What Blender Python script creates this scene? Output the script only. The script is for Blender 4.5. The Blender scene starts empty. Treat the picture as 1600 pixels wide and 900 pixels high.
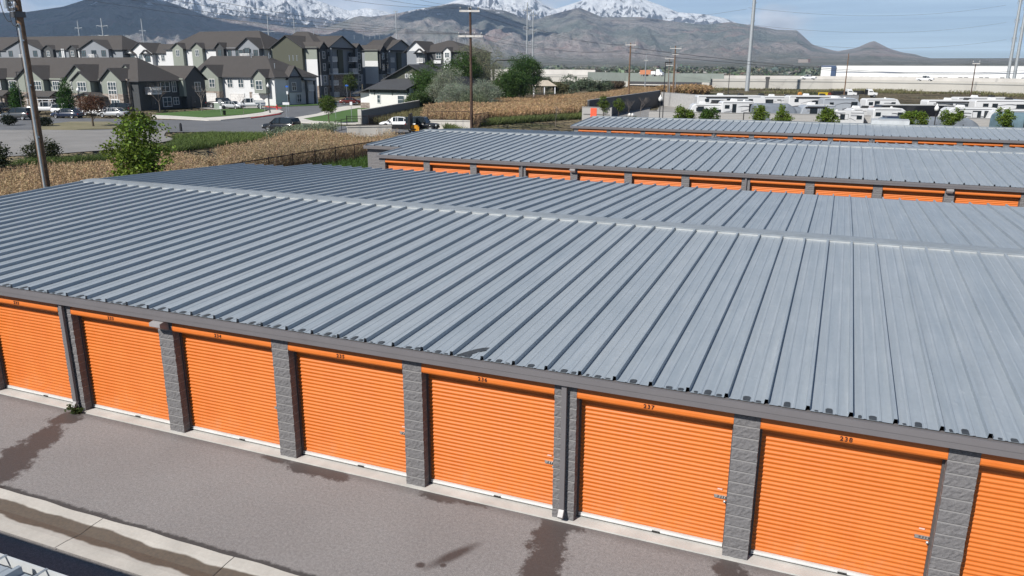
import bpy, math, random
import numpy as np
from mathutils import Vector, Matrix, noise as mnoise
random.seed(11); RNG = np.random.default_rng(11)
scene = bpy.context.scene
COL = scene.collection
R = math.radians

# ------------------------------------------------------------------ camera
CAM = np.array([19.1916, -12.0314, 7.9769]); YAW, PITCH, ROLL, FPX = -0.39096, -0.27605, 0.00338, 1225.49
fw = np.array([math.sin(YAW)*math.cos(PITCH), math.cos(YAW)*math.cos(PITCH), math.sin(PITCH)])
rt = np.array([math.cos(YAW), -math.sin(YAW), 0.0]); upv = np.cross(rt, fw)
R2 = math.cos(ROLL)*rt + math.sin(ROLL)*upv; U2 = -math.sin(ROLL)*rt + math.cos(ROLL)*upv
ER = np.array([math.cos(YAW), -math.sin(YAW), 0.0]); EF = np.array([math.sin(YAW), math.cos(YAW), 0.0])
def ray(u, v): return fw + (u-800)/FPX*R2 - (v-450)/FPX*U2
def G(u, v, z=0.0):
    "point at height z seen at (u, v) of the 1600x900 survey photograph"
    d = ray(u, v); return CAM + d*((z-CAM[2])/d[2])
def DP(u, v, dist): return CAM + ray(u, v)*dist
def at_depth(u, dist, z=0.0):
    "point of height z on the vertical line through photograph column u, dist metres ahead"
    v = 100.0
    for _ in range(8):
        P = DP(u, v, dist); v += (P[2]-z)*FPX/dist
    return DP(u, v, dist)
cam = bpy.data.objects.new('camera', bpy.data.cameras.new('camera')); COL.objects.link(cam)
cam.data.sensor_width = 36; cam.data.lens = FPX/1600*36; cam.data.clip_start = 0.1; cam.data.clip_end = 60000
cam.matrix_world = Matrix(((R2[0], U2[0], -fw[0], CAM[0]), (R2[1], U2[1], -fw[1], CAM[1]), (R2[2], U2[2], -fw[2], CAM[2]), (0, 0, 0, 1)))
scene.camera = cam

# ------------------------------------------------------------------ mesh builder
class MB:
    def __init__(s): s.v = []; s.f = []; s.m = []; s.s = []
    def face(s, pts, mi=0, sm=False):
        b = len(s.v); s.v.extend([tuple(p) for p in pts]); s.f.append(tuple(range(b, b+len(pts)))); s.m.append(mi); s.s.append(sm)
    def mesh(s, V, F, mi=0, sm=False):
        b = len(s.v); s.v.extend([tuple(p) for p in V])
        for f in F: s.f.append(tuple(i+b for i in f)); s.m.append(mi); s.s.append(sm)
    def box(s, x0, x1, y0, y1, z0, z1, mi=0):
        V = [(x0,y0,z0),(x1,y0,z0),(x1,y1,z0),(x0,y1,z0),(x0,y0,z1),(x1,y0,z1),(x1,y1,z1),(x0,y1,z1)]
        s.mesh(V, [(0,3,2,1),(4,5,6,7),(0,1,5,4),(1,2,6,5),(2,3,7,6),(3,0,4,7)], mi)
    def prism(s, prof, a0, a1, axis='x', mi=0, sm=False, caps=True):
        "closed 2-D profile extruded along an axis; profile coords are the other two axes in order"
        def P(p, a): return (a, p[0], p[1]) if axis == 'x' else ((p[0], a, p[1]) if axis == 'y' else (p[0], p[1], a))
        n = len(prof); V = [P(p, a0) for p in prof] + [P(p, a1) for p in prof]
        F = [(i, (i+1) % n, n+(i+1) % n, n+i) for i in range(n)]
        s.mesh(V, F, mi, sm)
        if caps: s.face([P(p, a0) for p in prof][::-1], mi); s.face([P(p, a1) for p in prof], mi)
    def strip(s, prof, a0, a1, axis='x', mi=0, sm=False):
        "open profile extruded"
        def P(p, a): return (a, p[0], p[1]) if axis == 'x' else ((p[0], a, p[1]) if axis == 'y' else (p[0], p[1], a))
        n = len(prof); V = [P(p, a0) for p in prof] + [P(p, a1) for p in prof]
        s.mesh(V, [(i, i+1, n+i+1, n+i) for i in range(n-1)], mi, sm)
    def tube(s, pts, r, n=8, mi=0, sm=True, caps=True):
        pts = [np.array(p, float) for p in pts]; m = len(pts)
        rr = r if hasattr(r, '__len__') else [r]*m
        V = []; a = None
        for i, p in enumerate(pts):
            t = pts[min(i+1, m-1)] - pts[max(i-1, 0)]; t = t/(np.linalg.norm(t)+1e-12)
            if a is None:
                a = np.cross(t, [0, 0, 1.0]) if abs(t[2]) < .9 else np.cross(t, [1.0, 0, 0])
            a = a - t*(a@t); a = a/(np.linalg.norm(a)+1e-12)
            b = np.cross(t, a)
            for k in range(n):
                q = 2*math.pi*k/n; V.append(p + rr[i]*(math.cos(q)*a + math.sin(q)*b))
        F = [(i*n+k, i*n+(k+1) % n, (i+1)*n+(k+1) % n, (i+1)*n+k) for i in range(m-1) for k in range(n)]
        s.mesh(V, F, mi, sm)
        if caps: s.face(V[:n][::-1], mi); s.face(V[-n:], mi)
    def cyl(s, c, r, h, axis='z', n=16, mi=0, sm=True):
        c = np.array(c, float); d = {'x': (1, 0, 0), 'y': (0, 1, 0), 'z': (0, 0, 1)}[axis]
        s.tube([c, c+np.array(d)*h], r, n, mi, sm)
    def lathe(s, prof, c=(0, 0, 0), n=16, mi=0):
        V = [(c[0]+r*math.cos(2*math.pi*k/n), c[1]+r*math.sin(2*math.pi*k/n), c[2]+z) for r, z in prof for k in range(n)]
        s.mesh(V, [(i*n+k, i*n+(k+1) % n, (i+1)*n+(k+1) % n, (i+1)*n+k) for i in range(len(prof)-1) for k in range(n)], mi, True)
    def data(s, name, mats):
        me = bpy.data.meshes.new(name); me.from_pydata(s.v, [], s.f)
        for m in (mats if isinstance(mats, (list, tuple)) else [mats]): me.materials.append(m)
        me.polygons.foreach_set('material_index', s.m); me.polygons.foreach_set('use_smooth', s.s); me.update(); return me
    def build(s, name, mats, parent=None, loc=(0, 0, 0), rz=0.0):
        return link(name, s.data(name, mats), parent, loc, rz)
def link(name, data, parent=None, loc=(0, 0, 0), rz=0.0):
    o = bpy.data.objects.new(name, data); COL.objects.link(o); o.location = loc; o.rotation_euler = (0, 0, rz)
    if parent is not None: o.parent = parent
    return o
def tag(o, label=None, cat=None, group=None, kind=None):
    if label: o['label'] = label
    if cat: o['category'] = cat
    if group: o['group'] = group
    if kind: o['kind'] = kind
    return o
def thing(name, label, cat, loc=(0, 0, 0), rz=0.0, group=None): return tag(link(name, None, None, loc, rz), label, cat, group)
def kids(o): return [c for c in bpy.data.objects if c.parent is o]
def copy_tree(o, parent=None, loc=None, rz=None):
    c = o.copy(); COL.objects.link(c)
    if parent is not None: c.parent = parent
    if loc is not None: c.location = loc
    if rz is not None: c.rotation_euler = (0, 0, rz)
    for ch in kids(o): copy_tree(ch, c)
    return c
def quads_mesh(name, V, mat, cols=None, n=4):
    "fast mesh of separate n-gons; V is (N*n, 3); cols optional (N*n, 3) colour attribute"
    V = np.asarray(V, np.float32).reshape(-1, 3); N = len(V)//n
    me = bpy.data.meshes.new(name); me.vertices.add(len(V)); me.vertices.foreach_set('co', V.ravel())
    me.loops.add(len(V)); me.loops.foreach_set('vertex_index', np.arange(len(V), dtype=np.int32))
    me.polygons.add(N); me.polygons.foreach_set('loop_start', np.arange(0, len(V), n, dtype=np.int32))
    me.polygons.foreach_set('loop_total', np.full(N, n, np.int32))
    if cols is not None:
        a = me.color_attributes.new('tint', 'FLOAT_COLOR', 'POINT')
        c = np.ones((len(V), 4), np.float32); c[:, :3] = np.asarray(cols, np.float32).reshape(-1, 3); a.data.foreach_set('color', c.ravel())
    me.update(calc_edges=True); me.materials.append(mat); return me

# ------------------------------------------------------------------ materials
class NT:
    def __init__(s, name):
        s.mat = bpy.data.materials.new(name); s.mat.use_nodes = True; s.t = s.mat.node_tree
        s.bsdf = s.t.nodes['Principled BSDF']; s.out = s.t.nodes['Material Output']
    def n(s, typ, ins=None, **props):
        x = s.t.nodes.new(typ)
        for k, v in props.items(): setattr(x, k, v)
        for k, v in (ins or {}).items(): s.set(x.inputs[k], v)
        return x
    def set(s, sock, v):
        if hasattr(v, 'is_output') or isinstance(v, bpy.types.NodeSocket): s.t.links.new(v, sock)
        elif isinstance(v, (tuple, list)) and len(v) == 3 and sock.type == 'RGBA': sock.default_value = (*v, 1)
        else: sock.default_value = v
    def coord(s, kind='Object'): return s.n('ShaderNodeTexCoord').outputs[kind]
    def pos(s): return s.n('ShaderNodeNewGeometry').outputs['Position']
    def noise(s, vec, scale, detail=4, rough=.55, mapscale=None):
        if mapscale: vec = s.n('ShaderNodeMapping', {'Vector': vec, 'Scale': mapscale}).outputs[0]
        return s.n('ShaderNodeTexNoise', {'Vector': vec, 'Scale': scale, 'Detail': detail, 'Roughness': rough}).outputs['Fac']
    def mr(s, val, a, b, c=0.0, d=1.0, smooth=False):
        return s.n('ShaderNodeMapRange', {0: val, 1: a, 2: b, 3: c, 4: d}, interpolation_type='SMOOTHSTEP' if smooth else 'LINEAR').outputs[0]
    def math(s, op, a, b=0.0, c=0.0, clamp=False):
        return s.n('ShaderNodeMath', {0: a, 1: b, 2: c}, operation=op, use_clamp=clamp).outputs[0]
    def mix(s, fac, a, b, blend='MIX'):
        x = s.n('ShaderNodeMix', data_type='RGBA', blend_type=blend); s.set(x.inputs[0], fac); s.set(x.inputs[6], a); s.set(x.inputs[7], b); return x.outputs[2]
    def bump(s, h, strength=.3, dist=.02, normal=None):
        b = s.n('ShaderNodeBump', {'Height': h, 'Strength': strength, 'Distance': dist})
        if normal is not None: s.set(b.inputs['Normal'], normal)
        return b.outputs[0]
    def sep(s, vec): return s.n('ShaderNodeSeparateXYZ', {0: vec}).outputs
    def fin(s, color=None, rough=None, metal=None, normal=None, **kw):
        if color is not None: s.set(s.bsdf.inputs['Base Color'], color)
        if rough is not None: s.set(s.bsdf.inputs['Roughness'], rough)
        if metal is not None: s.set(s.bsdf.inputs['Metallic'], metal)
        if normal is not None: s.set(s.bsdf.inputs['Normal'], normal)
        for k, v in kw.items(): s.set(s.bsdf.inputs[k], v)
        return s.mat
def paint(name, col, rough=.5, metal=0.0, var=.12, scale=2.0, bump=0.0, bscale=30.0, spec=None):
    t = NT(name); co = t.coord()
    f = t.noise(co, scale, 5); dk = tuple(c*(1-var) for c in col); lt = tuple(min(1, c*(1+var)) for c in col)
    c = t.mix(t.mr(f, .3, .7), dk, lt)
    nm = t.bump(t.noise(co, bscale, 4), bump, .02) if bump else None
    m = t.fin(c, t.mr(t.noise(co, scale*2.3, 3), .3, .7, max(0, rough-.06), min(1, rough+.06)), metal, nm)
    if spec is not None: t.bsdf.inputs['Specular IOR Level'].default_value = spec
    return m
MAT = {}
def P(name, *a, **k):
    if name not in MAT: MAT[name] = paint(name, *a, **k)
    return MAT[name]
P('white_paint', (.74, .75, .76), .45); P('grey_trim', (.15, .143, .15), .5, var=.05); P('dark_trim', (.05, .052, .058), .5)
P('galvanised', (.52, .55, .57), .4, .75, .1, 6); P('bright_metal', (.5, .5, .49), .4, .7, .08, 20)
P('black_metal', (.015, .015, .017), .5); P('black_rubber', (.02, .02, .02), .8)
P('glass', (.02, .028, .035), .08, var=.1); P('window_glass', (.06, .085, .1), .06, var=.25, scale=.6)
P('concrete', (.50, .49, .465), .85, var=.16, scale=1.4, bump=.25, bscale=60)
P('pale_concrete', (.56, .535, .49), .85, var=.09, scale=.5, bump=.1, bscale=30)
P('wood_pole', (.17, .105, .065), .85, var=.35, scale=5, bump=.4, bscale=25)
P('dark_wood_pole', (.075, .043, .03), .85, var=.35, scale=5, bump=.4, bscale=25)
P('bark', (.09, .07, .052), .9, var=.3, scale=8, bump=.5, bscale=30); P('grey_bark', (.2, .17, .15), .9, var=.3, scale=8)
P('red_paint', (.45, .03, .03), .5); P('lamp_lens', (.8, .8, .78), .2)
P('headlight', (.7, .72, .72), .15); P('tail_light', (.35, .01, .01), .2); P('alloy', (.45, .46, .47), .35, .8)
# ------------------------------------------------------------------ sun, sky with clouds, haze
SUN_AZ, SUN_EL = R(180+22), R(41)            # clockwise from +Y: the sun stands behind the viewer, to the left
SDIR = Vector((math.sin(SUN_AZ)*math.cos(SUN_EL), math.cos(SUN_AZ)*math.cos(SUN_EL), math.sin(SUN_EL)))
sl = bpy.data.lights.new('sun', 'SUN'); sl.energy = 5.0; sl.angle = R(.53); sl.color = (1.0, .955, .89)
so = bpy.data.objects.new('sun', sl); COL.objects.link(so); so.rotation_euler = SDIR.to_track_quat('Z', 'Y').to_euler(); so.location = (0, -60, 80)
W = bpy.data.worlds.new('World'); scene.world = W; W.use_nodes = True; wt = W.node_tree
for n in list(wt.nodes): wt.nodes.remove(n)
def wn(typ, ins=None, **pr):
    x = wt.nodes.new(typ)
    for k, v in pr.items(): setattr(x, k, v)
    for k, v in (ins or {}).items():
        if isinstance(v, bpy.types.NodeSocket): wt.links.new(v, x.inputs[k])
        else: x.inputs[k].default_value = v
    return x
sky = wn('ShaderNodeTexSky', sky_type='NISHITA', sun_disc=False); sky.sun_elevation = SUN_EL; sky.sun_rotation = SUN_AZ
sky.air_density = .72; sky.dust_density = .3; sky.ozone_density = 3.5; sky.altitude = 1300
dirv = wn('ShaderNodeTexCoord').outputs['Generated']
sx = wn('ShaderNodeSeparateXYZ', {0: dirv}).outputs
zc = wn('ShaderNodeMath', {0: sx[2], 1: .06}, operation='ADD').outputs[0]
zc = wn('ShaderNodeMath', {0: zc, 1: .02}, operation='MAXIMUM').outputs[0]
px = wn('ShaderNodeMath', {0: sx[0], 1: zc}, operation='DIVIDE').outputs[0]; py = wn('ShaderNodeMath', {0: sx[1], 1: zc}, operation='DIVIDE').outputs[0]
pv = wn('ShaderNodeCombineXYZ', {0: px, 1: py, 2: 0.0}).outputs[0]
# thin streaked high cloud
mp = wn('ShaderNodeMapping', {'Vector': pv, 'Rotation': (0, 0, R(28)), 'Scale': (.28, 1.0, 1)}).outputs[0]
ci = wn('ShaderNodeTexNoise', {'Vector': mp, 'Scale': .55, 'Detail': 7.0, 'Roughness': .6, 'Distortion': .6}).outputs['Fac']
cir = wn('ShaderNodeMapRange', {0: ci, 1: .32, 2: .64, 3: 0.0, 4: .8}).outputs[0]
low = wn('ShaderNodeMapRange', {0: sx[2], 1: .085, 2: .2, 3: 1.0, 4: .04}, interpolation_type='SMOOTHSTEP').outputs[0]
cir = wn('ShaderNodeMath', {0: cir, 1: low}, operation='MULTIPLY').outputs[0]
# heaped cloud banks over the range
mq = wn('ShaderNodeMapping', {'Vector': dirv, 'Scale': (3.2, 3.2, 9.0), 'Location': (2.3, .4, 0)}).outputs[0]
cu = wn('ShaderNodeTexNoise', {'Vector': mq, 'Scale': 1.9, 'Detail': 8.0, 'Roughness': .57}).outputs['Fac']
cur = wn('ShaderNodeMapRange', {0: cu, 1: .455, 2: .6, 3: 0.0, 4: .95}, interpolation_type='SMOOTHSTEP').outputs[0]
sh = wn('ShaderNodeTexNoise', {'Vector': mq, 'Scale': 3.5, 'Detail': 6.0}).outputs['Fac']
shr = wn('ShaderNodeMapRange', {0: sh, 1: .35, 2: .65, 3: .55, 4: 1.0}).outputs[0]
def wmix(f, a, b):
    x = wt.nodes.new('ShaderNodeMix'); x.data_type = 'RGBA'
    for s_, v in ((x.inputs[0], f), (x.inputs[6], a), (x.inputs[7], b)):
        if isinstance(v, bpy.types.NodeSocket): wt.links.new(v, s_)
        else: s_.default_value = v
    return x.outputs[2]
CL = 16.5
c1 = wmix(cir, sky.outputs[0], (CL*.76, CL*.96, CL*1.10, 1))
cc = wn('ShaderNodeVectorMath', {0: (CL, CL*1.0, CL*1.02), 'Scale': shr}, operation='SCALE').outputs[0]
# the heaped banks lie to the left (west) half of the view; thin cloud elsewhere
bank = wn('ShaderNodeVectorMath', {0: dirv, 1: tuple(float(q) for q in (ray(500, 20)/np.linalg.norm(ray(500, 20))))}, operation='DOT_PRODUCT').outputs['Value']
bkr = wn('ShaderNodeMapRange', {0: bank, 1: .86, 2: .95, 3: 0.0, 4: 1.0}, interpolation_type='SMOOTHSTEP').outputs[0]
bank2 = wn('ShaderNodeVectorMath', {0: dirv, 1: tuple(float(q) for q in (ray(1120, 0)/np.linalg.norm(ray(1120, 0))))}, operation='DOT_PRODUCT').outputs['Value']
bk2 = wn('ShaderNodeMapRange', {0: bank2, 1: .988, 2: .998, 3: 0.0, 4: 1.0}, interpolation_type='SMOOTHSTEP').outputs[0]
bkr = wn('ShaderNodeMath', {0: bkr, 1: bk2}, operation='MAXIMUM').outputs[0]
cuf = wn('ShaderNodeMath', {0: cur, 1: bkr}, operation='MULTIPLY').outputs[0]
c2 = wmix(cuf, c1, cc)
bg = wn('ShaderNodeBackground', {'Color': c2, 'Strength': .05})
wt.links.new(bg.outputs[0], wn('ShaderNodeOutputWorld').inputs[0])
scene.view_settings.view_transform = 'Standard'; scene.view_settings.look = 'None'; scene.view_settings.gamma = 1.0
scene.view_settings.exposure = 0.42; scene.view_settings.use_curve_mapping = False
scene.cycles.max_bounces = 6; scene.cycles.diffuse_bounces = 1; scene.cycles.volume_bounces = 1; scene.cycles.transparent_max_bounces = 8
scene.cycles.use_denoising = True
HAZE = 5.6e-5
hz = MB(); hz.box(-17000, 17000, -2600, 17000, -14, 1900)
hm = bpy.data.materials.new('haze_air'); hm.use_nodes = True; ht = hm.node_tree
for n in list(ht.nodes): ht.nodes.remove(n)
vo = ht.nodes.new('ShaderNodeVolumePrincipled'); vo.inputs['Color'].default_value = (.53, .72, 1.0, 1); vo.inputs['Density'].default_value = HAZE; vo.inputs['Anisotropy'].default_value = .1
ho = ht.nodes.new('ShaderNodeOutputMaterial'); ht.links.new(vo.outputs[0], ho.inputs['Volume'])
if HAZE: tag(hz.build('haze', hm), kind='stuff')
# ------------------------------------------------------------------ terrain: valley floor, benches, foothills, snowy range
FAR = [(-700,0),(-300,-10),(0,10),(40,24),(60,24),(100,12),(150,-5),(250,-30),(330,-16),(400,-22),(480,-10),(520,4),(545,12),(572,7),(600,12),(618,19),(645,14),(700,0),(760,-22),(830,-14),(850,2),(867,9),(890,2),(930,-12),(990,-12),(1030,2),(1060,14),(1100,17),(1132,23),(1170,38),(1200,60),(1300,100),(1700,110),(2300,112)]
NEAR = [(-700,30),(-300,20),(0,24),(40,23),(100,14),(150,-2),(200,-8),(235,-2),(280,12),(325,30),(400,38),(450,46),(510,47),(560,28),(580,30),(617,25),(650,18),(712,8),(740,13),(790,20),(830,36),(870,24),(905,15),(940,30),(1000,30),(1060,38),(1100,42),(1140,38),(1180,44),(1200,47),(1212,50),(1245,51),(1270,74),(1307,84),(1337,79),(1364,67),(1390,80),(1410,86),(1432,89),(1450,96),(1465,104),(1700,112),(2300,114)]
def terrain():
    front = np.linspace(YAW-R(50), YAW+R(50), 900); back = np.linspace(YAW+R(50), YAW+R(310), 54)[1:-1]
    th = np.concatenate([front, back]); rr = np.concatenate([[0, 30, 80, 160, 300, 450, 650, 900, 1200], np.geomspace(1500, 4200, 14), np.linspace(4320, 9000, 110), np.linspace(9040, 12900, 100), [13200, 13400], [13800, 14500, 15500]])
    # column -> skyline heights at 1 m range
    us = np.linspace(-1200, 2800, 500)
    def elev(prof):
        vs = np.interp(us, [p[0] for p in prof], [p[1] for p in prof]); d = fw[None] + (us-800)[:, None]/FPX*R2 - (vs-450)[:, None]/FPX*U2
        az = np.arctan2(d[:, 0], d[:, 1]); return az, d[:, 2]/np.hypot(d[:, 0], d[:, 1])
    a1, e1 = elev(FAR); a2, e2 = elev(NEAR)
    tw = (th - YAW + math.pi) % (2*math.pi) - math.pi + YAW
    eF = np.interp(tw, a1, e1, left=-.01, right=-.01); eN = np.interp(tw, a2, e2, left=-.01, right=-.01)
    edge = np.clip((R(62)-np.abs(tw-YAW))/R(12), 0, 1)
    nT, nR = len(th), len(rr); V = np.zeros((nR, nT, 3))
    for i, r in enumerate(rr):
        for j in range(nT):
            a = th[j]; x = CAM[0]+r*math.sin(a); y = CAM[1]+r*math.cos(a); z = -.06
            if r > 1000:
                b = min(1, max(0, (r-1100)/4200)); z += -4*min(1, (r-1000)/600) + 62*b**1.5*edge[j]
            if r > 3000 and edge[j] > 0:
                p = Vector((tw[j]*9.0, r/2300, 0)); hN = max(0, CAM[2]+6700*eN[j]-40)*edge[j]
                wob = 260*mnoise.noise(Vector((tw[j]*5, 3.1, 0)))
                t = (r-(3900+wob))/(6700-3900-wob)
                if t > 0:
                    if t <= 1:
                        rg = mnoise.ridged_multi_fractal(Vector((tw[j]*17, r/1900, 0)), .85, 2.15, 7, 1.0, 2.0)/2.2
                        base = t**1.35; amp = (1-t)**.5*min(1, t*3)
                        g = base*(1-.74*amp) + amp*.66*base**.55*rg
                        g += .12*amp*(mnoise.fractal(Vector((tw[j]*60, r/300, 5)), .9, 2.0, 5))
                        zn = hN*max(0, min(g, 1.0))
                    else:
                        q = min(1, (t-1)*2.2); zn = hN*(1-.55*q*q*(3-2*q))
                    z += zn
                    if r > 8000:
                        hF = max(0, CAM[2]+12300*eF[j]-40)*edge[j]; t2 = (r-8000)/(12300-8000)
                        if t2 <= 1:
                            rg = mnoise.ridged_multi_fractal(Vector((tw[j]*26, r/1500, 7)), .75, 2.2, 8, 1.0, 2.0)/2.2
                            amp = (1-t2)**.4; base = t2**1.1
                            g = base*(1-.66*amp) + amp*.62*base**.5*rg
                            g += .10*min(1, (1-t2)*8)*mnoise.fractal(Vector((tw[j]*110, r/220, 2)), .8, 2.0, 6)
                            zf = hF*max(0, g)
                        else:
                            zf = hF*(1-.5*min(1, (t2-1)*3))
                        z = max(z, zf)
            V[i, j] = (x, y, z)
    F = [(i*nT+j, (i+1)*nT+j, (i+1)*nT+(j+1) % nT, i*nT+(j+1) % nT) for i in range(nR-1) for j in range(nT)]
    me = bpy.data.meshes.new('ground'); me.from_pydata(V.reshape(-1, 3).tolist(), [], F); me.polygons.foreach_set('use_smooth', [True]*len(F)); me.update()
    t = NT('valley_and_mountain'); pos = t.pos(); z = t.sep(pos)[2]; nz = t.sep(t.n('ShaderNodeNewGeometry').outputs['Normal'])[2]
    nL = t.noise(pos, .0011, 6, .6); nM = t.noise(pos, .006, 6, .62); nS = t.noise(pos, .05, 5, .6)
    dry = t.mix(t.mr(nM, .35, .65), (.43, .365, .345), (.27, .262, .25))
    dry = t.mix(t.mr(nL, .42, .6), dry, (.18, .20, .18))
    dry = t.mix(t.mr(t.noise(pos, .0028, 5, .6), .55, .68), dry, (.36, .27, .25))
    rock = t.mix(t.mr(nM, .35, .65), (.125, .118, .122), (.055, .056, .065))
    hi = t.math('ADD', z, t.mr(nM, .3, .7, -190, 190))
    mt = t.mix(t.mr(hi, 330, 520), dry, rock)
    # snow lies above a ragged line, less on the steep rock
    sn = t.math('ADD', t.mr(hi, 480, 740, 0, 1), t.mr(nz, .5, .93, -.75, .3)); sn = t.math('ADD', sn, t.mr(t.noise(pos, .0042, 8, .68, (1, 1, .35)), .38, .62, -.55, .45))
    sn = t.math('MULTIPLY', t.mr(sn, .44, .74), t.mr(hi, 430, 560))
    mt = t.mix(sn, mt, (.86, .88, .9))
    # valley floor: suburbs, fields and shrub belts
    vor = t.n('ShaderNodeTexVoronoi', {'Vector': pos, 'Scale': .022}).outputs['Color']; vx = t.sep(vor)[0]
    val = t.mix(t.mr(nM, .4, .6), (.18, .20, .18), (.17, .155, .105)); val = t.mix(t.mr(vx, .86, .9), val, (.36, .34, .32))
    far = t.mr(z, 12, 75, 0, 1); c = t.mix(far, val, mt)
    near = t.mix(t.mr(nS, .35, .65), (.16, .135, .09), (.27, .225, .15)); near = t.mix(t.mr(t.noise(pos, .03, 4), .5, .62), near, (.07, .09, .035))
    d = t.n('ShaderNodeVectorMath', {0: pos, 1: (0, 0, 0)}, operation='LENGTH').outputs['Value']
    c = t.mix(t.mr(d, 500, 900), near, c)
    bm = t.bump(t.noise(pos, .009, 8, .68), 1.0, 110)
    m = t.fin(c, .95, 0, bm); t.bsdf.inputs['Specular IOR Level'].default_value = .1
    me.materials.append(m)
    # bump only matters far off; blend it out near the viewer
    return tag(link('ground', me), kind='structure')
terrain()

def flat(name, pts, z, mat, kind='structure', cell=None):
    mb = MB(); mb.face([(p[0], p[1], z) for p in pts]); return tag(mb.build(name, mat), kind=kind)
# storage yard pavement with wet run-off stains
def yard_mat():
    t = NT('worn_asphalt'); p = t.pos()
    agg = t.noise(p, 17, 4, .75); big = t.noise(p, .35, 5, .6); mid = t.noise(p, 2.2, 5, .6); fine = t.noise(p, 55, 3, .7); spk = t.n('ShaderNodeTexVoronoi', {'Vector': p, 'Scale': 60}).outputs['Distance']
    c = t.mix(t.mr(big, .35, .65), (.285, .273, .272), (.335, .325, .324)); c = t.mix(t.mr(mid, .3, .7, 0, .4), c, (.32, .30, .296))
    c = t.mix(t.mr(agg, .36, .6, .42, 0), c, (.115, .108, .108)); c = t.mix(t.mr(agg, .55, .78, 0, .25), c, (.44, .42, .41)); c = t.mix(t.mr(fine, .38, .72, 0, .75), c, (.10, .093, .095)); c = t.mix(t.mr(spk, .0, .25, .65, 0), c, (.52, .5, .49))
    wob = t.noise(p, 3.2, 6, .72); wob2 = t.noise(p, 14, 4, .7)
    w = t.math('ADD', t.mr(wob, .25, .75, -.62, .62), t.mr(wob2, .25, .75, -.28, .28))
    mask = None
    def blot(u, v, lx, ly, rot, soft=.3, wk=.8):
        nonlocal mask
        q = G(u, v); mp_ = t.n('ShaderNodeMapping', {'Vector': p, 'Location': (q[0], q[1], 0), 'Rotation': (0, 0, R(rot)), 'Scale': (lx, ly, 1)}, vector_type='TEXTURE').outputs[0]
        l = t.n('ShaderNodeVectorMath', {0: mp_}, operation='LENGTH').outputs['Value']
        b = t.mr(t.math('ADD', l, t.math('MULTIPLY', w, wk)), .82, .82+soft, 1, 0)
        mask = b if mask is None else t.math('MAXIMUM', mask, b)
    blot(858, 836, .30, .6, -6); blot(850, 880, .32, .9, 8); blot(878, 820, .36, .22, 0); blot(842, 930, .36, 1.0, 8)
    blot(104, 654, .36, .4, 0); blot(68, 686, .34, .8, 30); blot(20, 722, .42, 1.0, 38); blot(-40, 756, .55, 1.1, 42)
    blot(430, 716, .3, .15, -8); blot(480, 732, .52, .22, -6); blot(520, 742, .4, .2, -6); blot(690, 776, .45, .2, 0); blot(735, 784, .4, .13, 0)
    blot(1135, 888, .22, .3, 0); blot(1150, 905, .3, .3, 0); blot(708, 868, .07, .30, -28, 1.5, .3); blot(657, 883, .07, .06, 0, .8, .2); blot(692, 883, .05, .05, 0, .8, .2)
    c = t.mix(t.math('MULTIPLY', mask, .82), c, (.045, .034, .032))
    # tar line beside the gutter and the dark edge along the threshold
    y = t.sep(p)[1]; ed = t.math('ADD', y, t.mr(wob, .3, .7, -.05, .05)); tar = t.math('MULTIPLY', t.mr(ed, -3.13, -3.06, 1, 0, True), t.mr(y, -3.4, -3.3, 0, 1))
    c = t.mix(t.math('MULTIPLY', tar, .85), c, (.04, .036, .036))
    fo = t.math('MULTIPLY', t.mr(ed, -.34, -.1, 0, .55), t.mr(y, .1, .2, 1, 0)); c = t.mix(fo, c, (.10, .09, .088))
    nm = t.bump(fine, .35, .01)
    m = t.fin(c, t.math('SUBTRACT', .9, t.math('MULTIPLY', mask, .35)), 0, nm); t.bsdf.inputs['Specular IOR Level'].default_value = .3; return m
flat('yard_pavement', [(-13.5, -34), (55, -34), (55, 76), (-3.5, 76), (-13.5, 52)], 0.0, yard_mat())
# concrete valley gutter down the middle of the aisle: shallow V with a damp brown middle
def swale():
    t = NT('gutter_concrete'); p = t.pos(); y = t.sep(p)[1]; x = t.sep(p)[0]
    n1 = t.noise(p, 1.1, 5, .6); n2 = t.noise(p, 18, 5, .65); n3 = t.noise(p, .5, 2)
    c = t.mix(t.mr(n1, .3, .7), (.43, .415, .385), (.55, .53, .49)); c = t.mix(t.mr(n2, .35, .75, 0, .35), c, (.33, .31, .28))
    mid = t.math('ADD', -3.70, t.mr(n3, .3, .7, -.07, .07)); d = t.math('ABSOLUTE', t.math('SUBTRACT', y, mid)); d = t.math('ADD', d, t.mr(t.noise(p, 1.3, 4), .3, .7, -.03, .03))
    wet = t.mr(d, .165, .215, 1, 0, True); c = t.mix(t.math('MULTIPLY', wet, .9), c, t.mix(t.mr(n2, .3, .7), (.05, .036, .025), (.105, .076, .05)))
    m = t.fin(c, t.mr(wet, 0, 1, .85, .55), 0, t.bump(n2, .15, .01)); return m
mb = MB(); ys = [-3.24, -3.45, -3.72, -3.98, -4.22]; zs = [.012, .004, -.028, .004, .012]; J = 3.0; x0 = -10.45
def wav(x, k): return .012*math.sin(x*2.3+k)+.01*math.sin(x*5.1+2*k)
while x0 < 50:
    xs = np.linspace(x0+.008, x0+J-.008, 13)
    for xa, xb in zip(xs[:-1], xs[1:]):
        for k in range(4):
            e0 = (wav(xa, 1) if k == 0 else 0), (wav(xb, 1) if k == 0 else 0)
            mb.face([(xa, ys[k+1]-.0, zs[k+1]+.03), (xb, ys[k+1], zs[k+1]+.03), (xb, ys[k]+e0[1], zs[k]+.03), (xa, ys[k]+e0[0], zs[k]+.03)])
    mb.box(x0-.008, x0+.008, -4.21, -3.25, .0, .004, 1)
    x0 += J
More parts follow.
